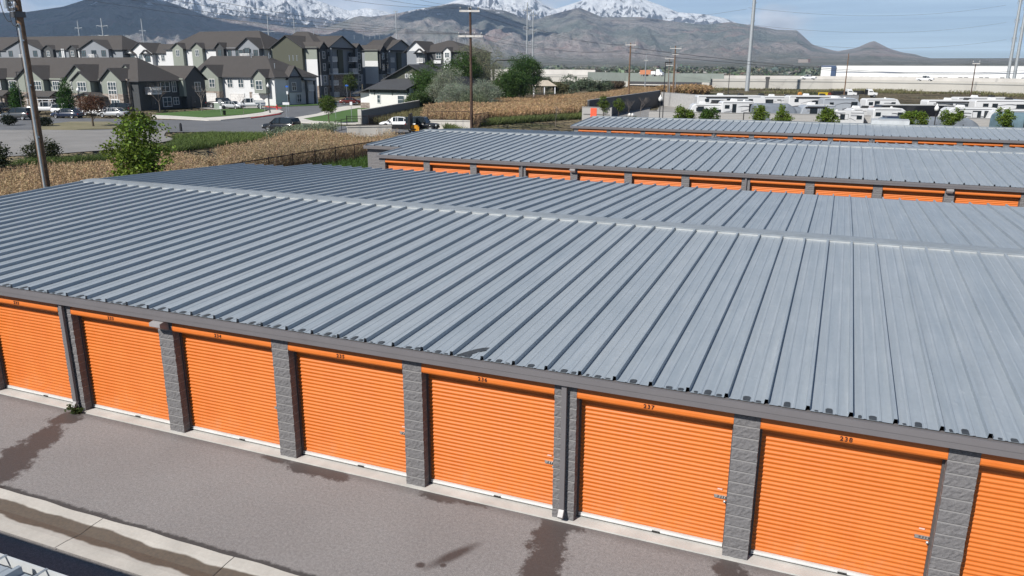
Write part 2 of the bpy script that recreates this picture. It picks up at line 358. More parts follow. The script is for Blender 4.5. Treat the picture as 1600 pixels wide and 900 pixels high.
tag(mb.build('gutter_channel', [swale(), P('black_rubber')]), kind='structure')
# ------------------------------------------------------------------ roads, walks, lawns beyond the yard
def road_mat(name, a, b):
    t = NT(name); p = t.pos(); c = t.mix(t.mr(t.noise(p, .25, 5), .3, .7), a, b); c = t.mix(t.mr(t.noise(p, 6, 4, .7), .35, .75, 0, .3), c, tuple(q*.6 for q in a)); return t.fin(c, .9)
PX = lambda L, z=0: [G(u, v)[:2] for u, v in L]
road_m = road_mat('street_asphalt', (.115, .12, .13), (.15, .155, .165)); old_m = road_mat('old_asphalt', (.2, .195, .19), (.27, .26, .25))
flat('street', PX([(-260, 222), (-260, 182), (60, 183), (240, 187), (330, 188.5), (380, 185.5), (416, 181), (437, 178.5), (445, 175), (430, 172), (395, 169.5), (340, 166), (300, 163), (300, 157), (420, 160), (520, 158.5), (560, 154), (640, 150), (640, 154), (560, 161), (530, 168), (497, 178), (452, 186.5), (462, 193), (540, 197), (640, 203), (735, 203), (735, 214), (560, 212), (440, 210), (330, 206), (150, 207)]), .004, road_m)
flat('car_park', PX([(-400, 300), (-400, 204), (60, 203), (150, 203.5), (262, 201), (256, 212), (275, 218), (200, 232), (90, 240), (-20, 246)]), .008, old_m)
lawn_m = road_mat('lawn_grass', (.05, .115, .02), (.075, .15, .028))
walk_m = P('pale_concrete')
def slab(name, L, z0, z1, mat, kind='structure'):
    q = PX(L); mb = MB(); a = sum(q[i][0]*q[(i+1) % len(q)][1]-q[(i+1) % len(q)][0]*q[i][1] for i in range(len(q)))
    if a < 0: q = q[::-1]
    mb.face([(p[0], p[1], z1) for p in q])
    for i in range(len(q)):
        p, r_ = q[i], q[(i+1) % len(q)]; mb.face([(p[0], p[1], z0), (r_[0], r_[1], z0), (r_[0], r_[1], z1), (p[0], p[1], z1)])
    return tag(mb.build(name, mat), kind=kind)
slab('pavement_walk', [(238, 180.5), (262, 181.5), (320, 185), (345, 183.5), (380, 180.5), (410, 176.5), (424, 172.5), (437, 172.5), (443, 175.5), (434, 178), (410, 182), (380, 185), (345, 188.5), (326, 188.8), (290, 187), (238, 185)], .002, .12, walk_m)
slab('pavement_walk', [(446, 187), (495, 178.8), (526, 168.5), (545, 166), (630, 166), (630, 168.5), (560, 169.5), (535, 174), (505, 181), (474, 186.5), (490, 190), (520, 191.5), (566, 192.2), (566, 194.8), (510, 194.5), (462, 192)], .002, .12, walk_m)
slab('lawn', [(243, 178.5), (300, 174.6), (352, 171.5), (380, 170.8), (400, 170.3), (418, 172.5), (410, 176), (380, 180), (345, 183), (320, 184.6), (262, 181)], .002, .13, lawn_m)
slab('lawn', [(475, 186.6), (505, 181.4), (535, 174.4), (560, 170), (625, 170), (600, 176), (566, 184), (566, 191.8), (520, 191.2), (490, 189.7)], .002, .13, lawn_m)
slab('lawn', [(405, 165.5), (440, 162.5), (497, 162.5), (497, 165), (440, 167), (415, 167.5)], .002, .1, lawn_m)
slab('planting_strip', [(60, 202.5), (70, 195.5), (110, 191), (170, 191), (190, 197), (186, 201.5), (120, 203)], .002, .1, road_mat('dry_bed', (.15, .14, .075), (.25, .22, .14)))
slab('kerb_red', [(392, 184.6), (424, 180.4), (437, 178.3), (440, 178.6), (424, 181.2), (392, 185.4)], .002, .13, P('red_kerb_paint', (.42, .06, .06), .7))
slab('kerb_red', [(414, 166.2), (440, 168.5), (440, 169.6), (412, 167)], .002, .13, P('red_kerb_paint'))
flat('driveway', PX([(300, 168), (335, 163), (440, 162), (412, 168.5), (380, 169.8), (340, 171.5)]), .012, road_mat('drive_concrete', (.34, .33, .31), (.42, .41, .39)))

# two cloud banks south-west of the foothills; their shadows lie on the left mountain and the middle slopes
def cloud(P_, rx, ry, rz_, seed):
    m = MB(); nu, nv = 40, 20; V = []
    for i in range(nv+1):
        a = math.pi*i/nv
        for j in range(nu):
            b = 2*math.pi*j/nu; d_ = Vector((math.sin(a)*math.cos(b), math.sin(a)*math.sin(b), math.cos(a))); k_ = 1+.45*mnoise.fractal(d_*1.8+Vector((seed, 0, 0)), .8, 2, 4)
            V.append((d_.x*rx*k_, d_.y*ry*k_, max(-.25, d_.z)*rz_*k_))
    m.mesh(V, [(i*nu+j, (i+1)*nu+j, (i+1)*nu+(j+1) % nu, i*nu+(j+1) % nu) for i in range(nv) for j in range(nu)], 0, True); return tag(m.build('cloud', P('cloud_white', (.85, .86, .88), 1.0), None, P_), kind='structure')
def shade_at(u, rng_, z, rx, ry, seed):
    d_ = ray(u, 60); k_ = rng_/math.hypot(d_[0], d_[1]); g = Vector((CAM[0]+d_[0]*k_, CAM[1]+d_[1]*k_, z)); t_ = (2900-z)/SDIR.z; return cloud(g+SDIR*t_, rx, ry, 260, seed)
shade_at(210, 5900, 330, 1500, 800, 1.0); shade_at(60, 5600, 250, 900, 500, 5.0); shade_at(705, 6300, 430, 420, 260, 2.0); shade_at(800, 5600, 240, 300, 170, 3.0); shade_at(420, 9800, 560, 900, 380, 4.0); shade_at(890, 9500, 420, 700, 300, 8.0)
# ------------------------------------------------------------------ storage buildings
def roof_mat():
    t = NT('ribbed_roof_metal'); p = t.pos(); s = t.sep(p)
    pan = t.n('ShaderNodeTexWhiteNoise', {'Vector': t.n('ShaderNodeCombineXYZ', {0: t.math('FLOOR', t.math('DIVIDE', t.math('SUBTRACT', s[0], 19.782), .61)), 1: 0.0, 2: 0.0}).outputs[0]}, noise_dimensions='3D').outputs['Value']
    st = t.noise(p, 1.0, 6, .65, (9, .35, 1)); bl = t.noise(p, .8, 5, .6); fi = t.noise(p, 24, 3, .6, (1, .25, 1)); sc = t.noise(p, 2.5, 7, .75)
    c = t.mix(t.mr(st, .3, .72), (.30, .35, .395), (.41, .455, .495)); c = t.mix(t.mr(bl, .35, .7, 0, .45), c, (.26, .31, .36)); c = t.mix(t.mr(pan, 0, 1, 0, .22), c, (.46, .49, .51))
    c = t.mix(t.mr(sc, .66, .72, 0, .5), c, (.62, .64, .65)); c = t.mix(t.mr(fi, .35, .8, 0, .18), c, (.2, .22, .25))
    r = t.mr(t.math('ADD', t.math('MULTIPLY', st, .5), t.math('MULTIPLY', bl, .5)), .3, .7, .40, .56)
    nm = t.bump(t.noise(p, 1.3, 3, .5, (1.6, .7, 1)), .3, .05); nm = t.bump(t.mr(t.noise(p, 3.2, 4, .6, (1, .8, 1)), .62, .8), .35, .02, nm); nm = t.bump(fi, .05, .004, nm)
    return t.fin(c, r, .2, nm)
ROOF = roof_mat()
def block_mat(name, a, b, mortar, rowh=.203):
    t = NT(name); co = t.coord(); z = t.sep(co)[2]
    row = t.math('FLOOR', t.math('DIVIDE', z, rowh)); rv_ = t.n('ShaderNodeTexWhiteNoise', {'W': row}, noise_dimensions='1D').outputs['Value']
    fr = t.math('FRACT', t.math('DIVIDE', z, rowh)); ml = t.math('MAXIMUM', t.mr(fr, .04, .065, 1, 0), t.mr(fr, .935, .96, 0, 1))
    n1 = t.noise(co, 22, 5, .7); n2 = t.noise(co, 90, 4, .7)
    c = t.mix(t.mr(n1, .3, .7), a, b); c = t.mix(t.mr(rv_, 0, 1, 0, .25), c, b); c = t.mix(t.mr(n2, .55, .8, 0, .5), c, tuple(q*.45 for q in a)); c = t.mix(ml, c, mortar)
    h = t.math('MULTIPLY', t.math('ADD', n1, t.math('MULTIPLY', n2, .5)), t.math('SUBTRACT', 1, ml))
    return t.fin(c, .92, 0, t.bump(h, .75, .018))
BLOCK = block_mat('split_face_block', (.115, .112, .117), (.198, .193, .198), (.245, .24, .24))
def door_mat():
    t = NT('orange_door_paint'); co = t.coord(); s = t.sep(co); oi = t.n('ShaderNodeObjectInfo').outputs['Random']
    n1 = t.noise(co, 1.6, 5, .6); n2 = t.noise(co, 1.0, 5, .7, (14, 1, .6))
    c = t.mix(t.mr(n1, .3, .7), (.56, .130, .012), (.62, .156, .016)); c = t.mix(t.mr(n2, .5, .8, 0, .22), c, (.64, .21, .06)); c = t.mix(t.mr(oi, 0, 1, 0, .14), c, (.66, .19, .03))
    band = t.n('ShaderNodeTexWhiteNoise', {'W': t.math('FLOOR', t.math('DIVIDE', s[2], .4))}, noise_dimensions='1D').outputs['Value']; c = t.mix(t.mr(band, 0, 1, 0, .12), c, (.67, .20, .045))
    du = t.math('MULTIPLY', t.mr(s[2], .08, .65, 1, 0), t.mr(t.noise(co, 3.5, 6, .7), .45, .7)); c = t.mix(t.math('MULTIPLY', du, .35), c, (.42, .25, .15))
    m = t.fin(c, t.mr(n1, .3, .7, .46, .6), 0, t.bump(t.noise(co, 3, 3, .5, (1, 1, .3)), .05, .02)); return m
ORANGE = door_mat(); PITCHX = 3.05; PW = .203
P('number_ink', (.03, .012, .01), .6); P('stain_wet', (.05, .055, .06), .45, var=.3, scale=12); P('jamb_steel', (.09, .08, .08), .5)
def digits(txt, size):
    cu = bpy.data.curves.new('unit_number', 'FONT'); cu.body = txt; cu.size = size; cu.align_x = 'CENTER'; cu.align_y = 'CENTER'; cu.extrude = .002; cu.offset = .0022; cu.space_character = 1.3
    o = bpy.data.objects.new('unit_number', cu); COL.objects.link(o); bpy.context.view_layer.update()
    me = bpy.data.meshes.new_from_object(o.evaluated_get(bpy.context.evaluated_depsgraph_get())); bpy.data.objects.remove(o); bpy.data.curves.remove(cu)
    me.materials.clear(); me.materials.append(MAT['number_ink']); return me
def lathe_pillar():
    "split-face block pier with chipped faces"
    rnd = random.Random(5); mb = MB(); nz = 13; H = 2.74; rowh = .203; w = PW
    zs = []
    for i in range(14):
        z0 = i*rowh
        for f in (.03, .1, .3, .5, .7, .9, .97):
            if z0+f*rowh < H: zs.append((z0+f*rowh, f))
    zs = [(0, .03)] + zs + [(H, .03)]
    per = [(-w, .33)] + [(-w, y) for y in (.2, .1)] + [(x, 0.0) for x in np.linspace(-w, w, 10)] + [(w, y) for y in (.1, .2)] + [(w, .33)]
    V = []
    for z, f in zs:
        for k, (x, y) in enumerate(per):
            a = 0 if f < .06 or f > .94 else rnd.uniform(-.002, .011)
            if 3 <= k <= 12: dx, dy = (rnd.uniform(-.004, .006)*(1 if x > 0 else -1) if k in (3, 12) and a else 0), -a
            else: dx, dy = 0, 0
            V.append((x+dx, y+dy, z))
    n = len(per); F = [(i*n+k, i*n+k+1, (i+1)*n+k+1, (i+1)*n+k) for i in range(len(zs)-1) for k in range(n-1)]
    mb.mesh(V, F); return mb.data('pillar', BLOCK)
PILLAR = lathe_pillar()
def door_parts():
    w = PITCHX-2*PW; x0, x1 = PW, PITCHX-PW; d = {}
    # corrugated curtain
    pts = []; z = .10; p = .0785
    while z < 2.52:
        for f, y in ((0, .240), (.16, .2365), (.34, .2245), (.5, .221), (.66, .2245), (.84, .2365)): pts.append((y, z+f*p))
        z += p
    mb = MB(); mb.strip(pts[::-1], x0+.03, x1-.03, 'x', 0, True); d['curtain'] = mb.data('roller_door', ORANGE)
    mb = MB(); prof = [(.22, 2.76), (.09, 2.745), (.04, 2.67), (.012, 2.585), (-.006, 2.515), (-.008, 2.468), (.008, 2.438), (.03, 2.43), (.215, 2.45)]
    mb.prism(prof[::-1], x0+.012, x1-.012, 'x', 0); d['hood'] = mb.data('hood', ORANGE)
    mb = MB()
    mb.prism([(.2, 2.765), (.02, 2.765), (.03, 2.68), (-.012, 2.51), (-.012, 2.45), (.03, 2.425), (.2, 2.425)][::-1], 0, .008, 'x', 0)
    d['end'] = mb.data('hood_end_plate', ORANGE)
    mb = MB(); mb.box(x0+.035, x1-.035, .197, .237, .045, .115); mb.box(x0+.035, x1-.035, .182, .197, .062, .075); d['bar'] = mb.data('bottom_bar', P('door_bar', (.66, .66, .65), .4, .2))
    mb = MB(); mb.box(x0+.04, x1-.04, .20, .23, .03, .045); mb.box(1.6, 1.74, .167, .182, .06, .085); d['seal'] = mb.data('bottom_seal', MAT['black_rubber'])
    mb = MB(); xr = x1-.03
    mb.box(xr-.21, xr-.0, .204, .218, 1.008, 1.018, 0); mb.box(xr-.21, xr-.0, .204, .218, .962, .97, 0); mb.box(xr-.205, xr-.005, .21, .219, .968, 1.010, 1)
    mb.box(xr-.2, xr-.15, .197, .21, .974, 1.004, 0)
    for q in (.12, .08, .04): mb.box(xr-q, xr-q+.02, .187, .208, .976, 1.002, 0)
    d['latch'] = mb.data('latch', [MAT['bright_metal'], MAT['jamb_steel']])
    mb = MB(); mb.lathe([(0, -.0), (.022, 0), (.026, .01), (.022, .028), (0, .03)], (0, 0, 0), 10); d['lock'] = mb.data('padlock', MAT['galvanised'])
    mb = MB(); mb.box(xr-.16, xr-.08, .213, .2195, 1.115, 1.14); d['sticker'] = mb.data('sticker', P('pale_sticker', (.8, .5, .42), .6))
    mb = MB()
    mb.box(0, .03, .18, .288, .0, 2.6)
    d['track'] = mb.data('guide_track', MAT['jamb_steel'])
    return d
DP_ = door_parts()
def downspout_mesh():
    mb = MB(); mb.prism([(-.045, -.085), (.045, -.085), (.045, -.015), (-.045, -.015)], .24, 2.74, 'z'); 
    for z in (.7, 1.7): mb.box(-.06, .06, -.014, -.004, z, z+.03)
    b = MB(); b.mesh([(-.048, -.09, .27), (.048, -.09, .27), (.048, -.01, .27), (-.048, -.01, .27), (-.048, -.17, .16), (.048, -.17, .16), (.048, -.12, .10), (-.048, -.12, .10)], [(0, 1, 2, 3), (4, 7, 6, 5), (0, 4, 5, 1), (1, 5, 6, 2), (2, 6, 7, 3), (3, 7, 4, 0)])
    return mb.data('downspout', MAT['grey_trim']), b.data('spout_shoe', P('shoe_grey', (.36, .35, .35), .5))
DSP = downspout_mesh()
def lamp_mesh():
    mb = MB(); mb.prism([(0, 2.47), (-.04, 2.47), (-.24, 2.58), (-.24, 2.66), (0, 2.70)][::-1], -.15, .15, 'x')
    g = MB(); g.face([(-.13, -.045, 2.466), (-.13, -.232, 2.569), (.13, -.232, 2.569), (.13, -.045, 2.466)]); 
    return mb.data('wall_lamp', P('lamp_housing', (.3, .29, .29), .45)), g.data('lens', MAT['lamp_lens'])
LMP = lamp_mesh()
def rib_profile(xa, xb, r0=19.782, sp=.61):
    pts = [(xa, 0.0)]; i = math.floor((xa-r0)/sp)
    while True:
        c = r0+i*sp
        for dx, h in ((-.036, 0), (-.024, .078), (.024, .078), (.036, 0), (.175, 0), (.187, .0075), (.213, .0075), (.225, 0), (.385, 0), (.397, .0075), (.423, .0075), (.435, 0)):
            if xa+.01 < c+dx < xb-.01: pts.append((c+dx, h))
        i += 1
        if c > xb: break
    pts.append((xb, 0.0)); return pts
def slope(mb, xa, xb, y0, z0, y1, z1, over=0):
    pr_ = rib_profile(xa, xb); n = len(pr_); steps = 6; V = []
    for k in range(steps+1):
        f = k/steps
        for x, h in pr_: V.append((x, y0+(y1-y0)*f, z0+(z1-z0)*f+h))
    F = [(k*n+i, k*n+i+1, (k+1)*n+i+1, (k+1)*n+i) for k in range(steps) for i in range(n-1)]
    if y1 < y0: F = [f[::-1] for f in F]
    mb.mesh(V, F)
def storage(label, y0, x_left, x_right, pil0, npil, zf, yr, zr, yb, zb, first_no=None, spouts=(), lamps=(), detail=True, step=None, back_step=None, zoff=0.0):
    """front wall on y0; pil0 = x of first pier; step=(x, y): the part left of x starts at y; back_step=(x, y): left of x the back eave is at y"""
    B = thing('storage_building', label, 'storage building', (0, 0, zoff), 0)
    E0 = y0+.03; xl = step[0] if step else x_left
    dz = lambda y: zf+(zr-zf)*(y-E0)/(yr-E0); db = lambda y: zr+(zb-zr)*(y-yr)/(yb-yr)
    mb = MB(); slope(mb, xl, x_right, E0-.10, dz(E0-.10), yr, zr)
    if step: slope(mb, x_left, xl, step[1], dz(step[1]), yr, zr)
    xb_ = back_step[0] if back_step else x_left
    slope(mb, xb_, x_right, yr, zr, yb, zb)
    if back_step: slope(mb, x_left, xb_, yr, zr, back_step[1], db(back_step[1]))
    # wet patches near the eave, part of the sheet surface
    if detail:
        rnd = random.Random(3); i = -50
        while 19.782+i*.61 < x_right:
            c = 19.782+i*.61; i += 1
            if c < xl+.7: continue
            for q, w, l in ((.255, .10, rnd.uniform(.08, .2)), (.1, .05, rnd.uniform(0, .1)), (.45, .08, rnd.uniform(-.1, .12))):
                if l < .03: continue
                xx = c+q; ya = E0-.095; pts = [(xx, ya), (xx+w, ya), (xx+w+rnd.uniform(-.01, .01), ya+l*.8), (xx+w*.8, ya+l), (xx+w*.25, ya+l*.97), (xx+rnd.uniform(-.01, .01), ya+l*.75)]
                mb.face([(a, b, dz(b)+.0105) for a, b in pts], 1)
        for xx, l in ((13.15, .55),):
            arc = [(xx+.45*t_-.0, E0-.08+l*math.sin(t_*math.pi*.5)) for t_ in np.linspace(0, 1, 8)]; inn = [(a+.11, b-.10) for a, b in arc[::-1]]
            mb.face([(a, max(b, E0-.085), dz(b)+.0125) for a, b in arc+inn], 1)
    rf = mb.build('roof', [ROOF, MAT['stain_wet']], B)
    # ridge cap
    mb = MB(); c = .36; zc = .082; sf = (zr-zf)/(yr-E0); sb = (zr-zb)/(yb-yr)
    mb.prism([(yr-c, zr-c*sf+.058), (yr-c, zr-c*sf+zc), (yr, zr+zc+.006), (yr+c, zr-c*sb+zc), (yr+c, zr-c*sb+.058)][::-1], x_left-.02, x_right, 'x'); mb.build('ridge_cap', P('ridge_metal', (.33, .365, .39), .5, .35, .1, 3), rf)
    # zinc closure strips between ribs show as a bright lip under the cap
    mb = MB(); mb.prism([(yr-c+.012, zr-c*sf+.004), (yr-c+.012, zr-c*sf+.057), (yr-c+.016, zr-c*sf+.057), (yr-c+.016, zr-c*sf+.004)], x_left, x_right, 'x'); mb.build('ridge_closure', P('zinc_bright', (.46, .48, .49), .5, .3), rf)
    mb = MB(); ze = zf-.003
    def gutter(xa, xb2, y, z): mb.prism([(y, z-.205), (y-.158, z-.205), (y-.162, z-.11), (y-.17, z-.105), (y-.17, z), (y-.155, z), (y-.155, z-.02), (y, z-.02)][::-1], xa, xb2, 'x')
    gutter(xl-.02, x_right, E0-.03, ze)
    if step: gutter(x_left-.02, xl-.03, step[1]+.02, dz(step[1])-.003)
    mb.build('gutter', MAT['grey_trim'], B)
    mb = MB(); bb = back_step
    def bg_(xa, xb2, y, z): mb.prism([(y-.0, z-.18), (y+.12, z-.18), (y+.12, z-.012), (y, z-.012)], xa, xb2, 'x')
    bg_(xb_, x_right, yb, zb)
    if bb: bg_(x_left, xb_-.03, bb[1], db(bb[1]))
    mb.build('back_gutter', P('back_gutter_metal', (.46, .48, .49), .5, .3), B)
    mb = MB()   # rake trim
    def rake(x, ya, za, yb2, zb2): mb.mesh([(x-.05, ya, za-.16), (x+.01, ya, za-.16), (x+.01, ya, za+.012), (x-.05, ya, za+.012), (x-.05, yb2, zb2-.16), (x+.01, yb2, zb2-.16), (x+.01, yb2, zb2+.012), (x-.05, yb2, zb2+.012)], [(0, 1, 2, 3), (4, 7, 6, 5), (0, 4, 5, 1), (1, 5, 6, 2), (2, 6, 7, 3), (3, 7, 4, 0)])
    ys_ = step[1] if step else E0
    if step: rake(xl, E0, dz(E0), step[1], dz(step[1]))
    rake(x_left, ys_, dz(ys_), yr, zr); ye_ = bb[1] if bb else yb
    rake(x_left, yr, zr, ye_, db(ye_))
    if bb: rake(xb_, bb[1], db(bb[1]), yb, zb)
    mb.build('rake_trim', P('rake_metal', (.2, .205, .215), .5), B)
    # walls
    mb = MB(); wl = xl+.12; wt_ = .292
    mb.box(wl, x_right-.1, y0+wt_, y0+.42, 0, dz(y0+.3)-.03); mb.box(wl, wl+.2, y0+.421, yr, 0, dz(y0+.3)-.03)
    yb2 = ye_-.1; mb.box(x_left+.1, x_left+.3, (step[1]+.15 if step else y0+.43), yb2, 0, zb-.04)
    if step: mb.box(x_left+.1, wl+.19, step[1]+.12, step[1]+.3, 0, zf-.05)
    mb.box((xb_ if bb else x_left)+.31, x_right-.1, yb-.25, yb-.06, 0, zb-.04)
    if bb: mb.box(x_left+.301, xb_+.3, bb[1]-.25, bb[1]-.06, 0, zb-.05)
    mb.box(x_right-.3, x_right-.101, y0+.43, yb-.26, 0, zb-.04)
    mb.build('wall', BLOCK, B)
    mb = MB(); mb.box(wl, x_right-.1, y0-.075, y0+.29, -.05, .028); mb.build('door_threshold', MAT['concrete'], B)
    mb = MB(); mb.box(wl, x_right-.1, y0+.01, y0+.28, 2.745, zf-.075); mb.build('header_beam', MAT['jamb_steel'], B)
    for k in range(npil):
        x = pil0+k*PITCHX; link('pillar', PILLAR, B, (x, y0, 0))
        if k in spouts:
            o = link('downspout', DSP[0], B, (x, y0-.012, 0)); link('spout_shoe', DSP[1], o)
        if k in lamps:
            o = link('wall_lamp', LMP[0], B, (x-.02, y0-.012, 0)); link('lens', LMP[1], o)
        if k == npil-1: break
        D = link('roller_door', DP_['curtain'], B, (x, y0, 0))
        link('hood', DP_['hood'], D); link('guide_track', DP_['track'], D, (PW, 0, 0)); link('guide_track', DP_['track'], D, (PITCHX-PW-.03, 0, 0))
        if detail:
            link('hood_end_plate', DP_['end'], D, (PW+.004, 0, 0)); link('hood_end_plate', DP_['end'], D, (PITCHX-PW-.012, 0, 0)); link('bottom_bar', DP_['bar'], D); link('bottom_seal', DP_['seal'], D); link('latch', DP_['latch'], D); link('sticker', DP_['sticker'], D)
            o = link('padlock', DP_['lock'], D, (PITCHX-PW-.055, .182, .935)); o.rotation_euler = (R(90), 0, 0)
            if first_no is not None:
                o = link('unit_number', digits(str(first_no+k), .1), D, (PITCHX*.5-.06, -.0125, 2.505)); o.rotation_euler = (R(90), 0, 0)
    return B
B1 = storage('long grey metal roofed storage building with orange doors nearest the viewer', 0.0, -9.6, 36.0, -3*PITCHX, 15, 2.909, 11.414, 3.30, 22.4, 2.909, first_no=229, spouts=(0, 4, 8, 12), lamps=(5, 11), back_step=(-6.6, 20.8))
B2 = storage('second storage building whose stepped left end stands beside the iron fence', 29.2, -9.6, 42.0, -3.3-PITCHX, 16, 2.909, 40.6, 3.42, 50.2, 2.87, zoff=-.11, spouts=(3, 7, 11), lamps=(4, 10), detail=False, step=(-6.65, 32.4))
B3 = storage('third storage building with orange doors, farthest back before the trailer lot wall', 56.6, -3.4, 50.0, -2.9, 17, 2.909, 63.4, 3.32, 70.2, 2.81, zoff=-.11, spouts=(4, 8, 12), detail=False)
# a galvanised equipment curb on the far ridge
q = G(1361, 193, 3.3); q2 = G(1422, 196, 3.3); mb = MB(); mb.prism([(63.1, 3.38), (63.1, 3.70), (63.5, 3.76), (65.0, 3.76), (65.0, 3.3)][::-1], q[0], q2[0], 'x'); mb.build('roof_hatch', P('hatch_metal', (.52, .54, .55), .5, .3), B3)
# near building under the viewer: only its gutter corner and its shadow show
B0 = thing('storage_building', 'ribbed roof corner and white gutter of the building nearest below the viewer', 'storage building')
mb = MB(); slope(mb, -14, 15.8, -30, 2.95, -19, 3.38); slope(mb, -14, 15.8, -19, 3.38, -7.50, 2.93); mb.build('roof', [ROOF], B0)
mb = MB(); mb.box(-14, 15.8, -7.50, -7.485, 2.74, 2.90); mb.box(-14, 15.8, -7.395, -7.38, 2.80, 2.955); mb.box(-14, 15.8, -7.485, -7.395, 2.78, 2.795); mb.build('gutter', P('white_gutter', (.6, .62, .63), .4, .2), B0)
mb = MB(); mb.box(0, .03, -7.52, -7.378, 2.955, 2.963); st_ = mb.data('gutter_strap', MAT['galvanised'])
for k in range(14): link('gutter_strap', st_, B0, (7.8+.61*k, 0, 0))
mb = MB(); mb.box(-13.8, 15.6, -29.8, -7.6, 0, 2.72); mb.build('wall', BLOCK, B0)
# ------------------------------------------------------------------ apartment blocks and town houses
def siding(name, col, kind='lap', step=.2):
    t = NT(name); co = t.coord(); s = t.sep(co); a = s[2] if kind == 'lap' else t.math('ADD', s[0], s[1])
    fr = t.math('FRACT', t.math('DIVIDE', a, step)); ln = t.math('MAXIMUM', t.mr(fr, .0, .12, 1, 0), t.mr(fr, .95, 1, 0, 1))
    c = t.mix(t.mr(t.noise(co, .6, 4), .3, .7, 0, .5), col, tuple(q*.88 for q in col)); c = t.mix(t.math('MULTIPLY', ln, .45), c, tuple(q*.55 for q in col))
    return t.fin(c, .7)
SID = dict(sage=siding('sage_siding', (.25, .275, .24), 'batten', .45), white=siding('white_siding', (.66, .67, .68)), olive=siding('olive_siding', (.075, .08, .058), 'batten', .4), grey=siding('grey_siding', (.24, .26, .29)), dark=siding('charcoal_siding', (.055, .06, .065)), cream=siding('club_white', (.72, .71, .69)))
def stone_mat():
    t = NT('stacked_stone'); co = t.coord(); v = t.n('ShaderNodeTexVoronoi', {'Vector': t.n('ShaderNodeMapping', {'Vector': co, 'Scale': (2.2, 2.2, 5)}).outputs[0], 'Scale': 1.0})
    c = t.mix(t.sep(v.outputs['Color'])[0], (.16, .13, .11), (.36, .31, .27)); return t.fin(c, .9, 0, t.bump(v.outputs['Distance'], .5, .05))
def shingle_mat(name, col):
    t = NT(name); co = t.coord(); n1 = t.noise(co, 5, 4, .7); n2 = t.noise(co, .4, 3); z = t.math('FRACT', t.math('MULTIPLY', t.sep(co)[2], 5.5))
    c = t.mix(t.mr(n1, .3, .7), tuple(q*.75 for q in col), tuple(q*1.25 for q in col)); c = t.mix(t.mr(n2, .3, .7, 0, .3), c, tuple(q*.7 for q in col)); c = t.mix(t.mr(z, 0, .2, .4, 0), c, tuple(q*.5 for q in col)); return t.fin(c, .9)
STONE = stone_mat(); SHING = shingle_mat('brown_shingle', (.066, .06, .057)); SHING2 = shingle_mat('slate_shingle', (.052, .055, .062))
WALLM = dict(SID); WALLM['stone'] = STONE
P('house_white', (.74, .74, .74), .5); P('garage_white', (.7, .69, .68), .5)
_win = {}
def window_data(w, h, n, dark=False):
    k = (round(w, 2), round(h, 2), n, dark)
    if k not in _win:
        f = MB(); b = .09
        f.box(-w/2-b, -w/2, -.06, .05, -b, h+b); f.box(w/2, w/2+b, -.06, .05, -b, h+b); f.box(-w/2, w/2, -.06, .05, h, h+b); f.box(-w/2, w/2, -.06, .05, -b, 0)
        for i in range(1, n): x = -w/2+w*i/n; f.box(x-.04, x+.04, -.05, .04, 0, h)
        f.box(-w/2, w/2, -.045, .035, h*.5-.03, h*.5+.03)
        g = MB(); g.face([(-w/2, 0, 0), (w/2, 0, 0), (w/2, 0, h), (-w/2, 0, h)])
        _win[k] = (f.data('window', P('dark_frame', (.08, .08, .08)) if dark else MAT['house_white']), g.data('pane', MAT['window_glass']))
    return _win[k]
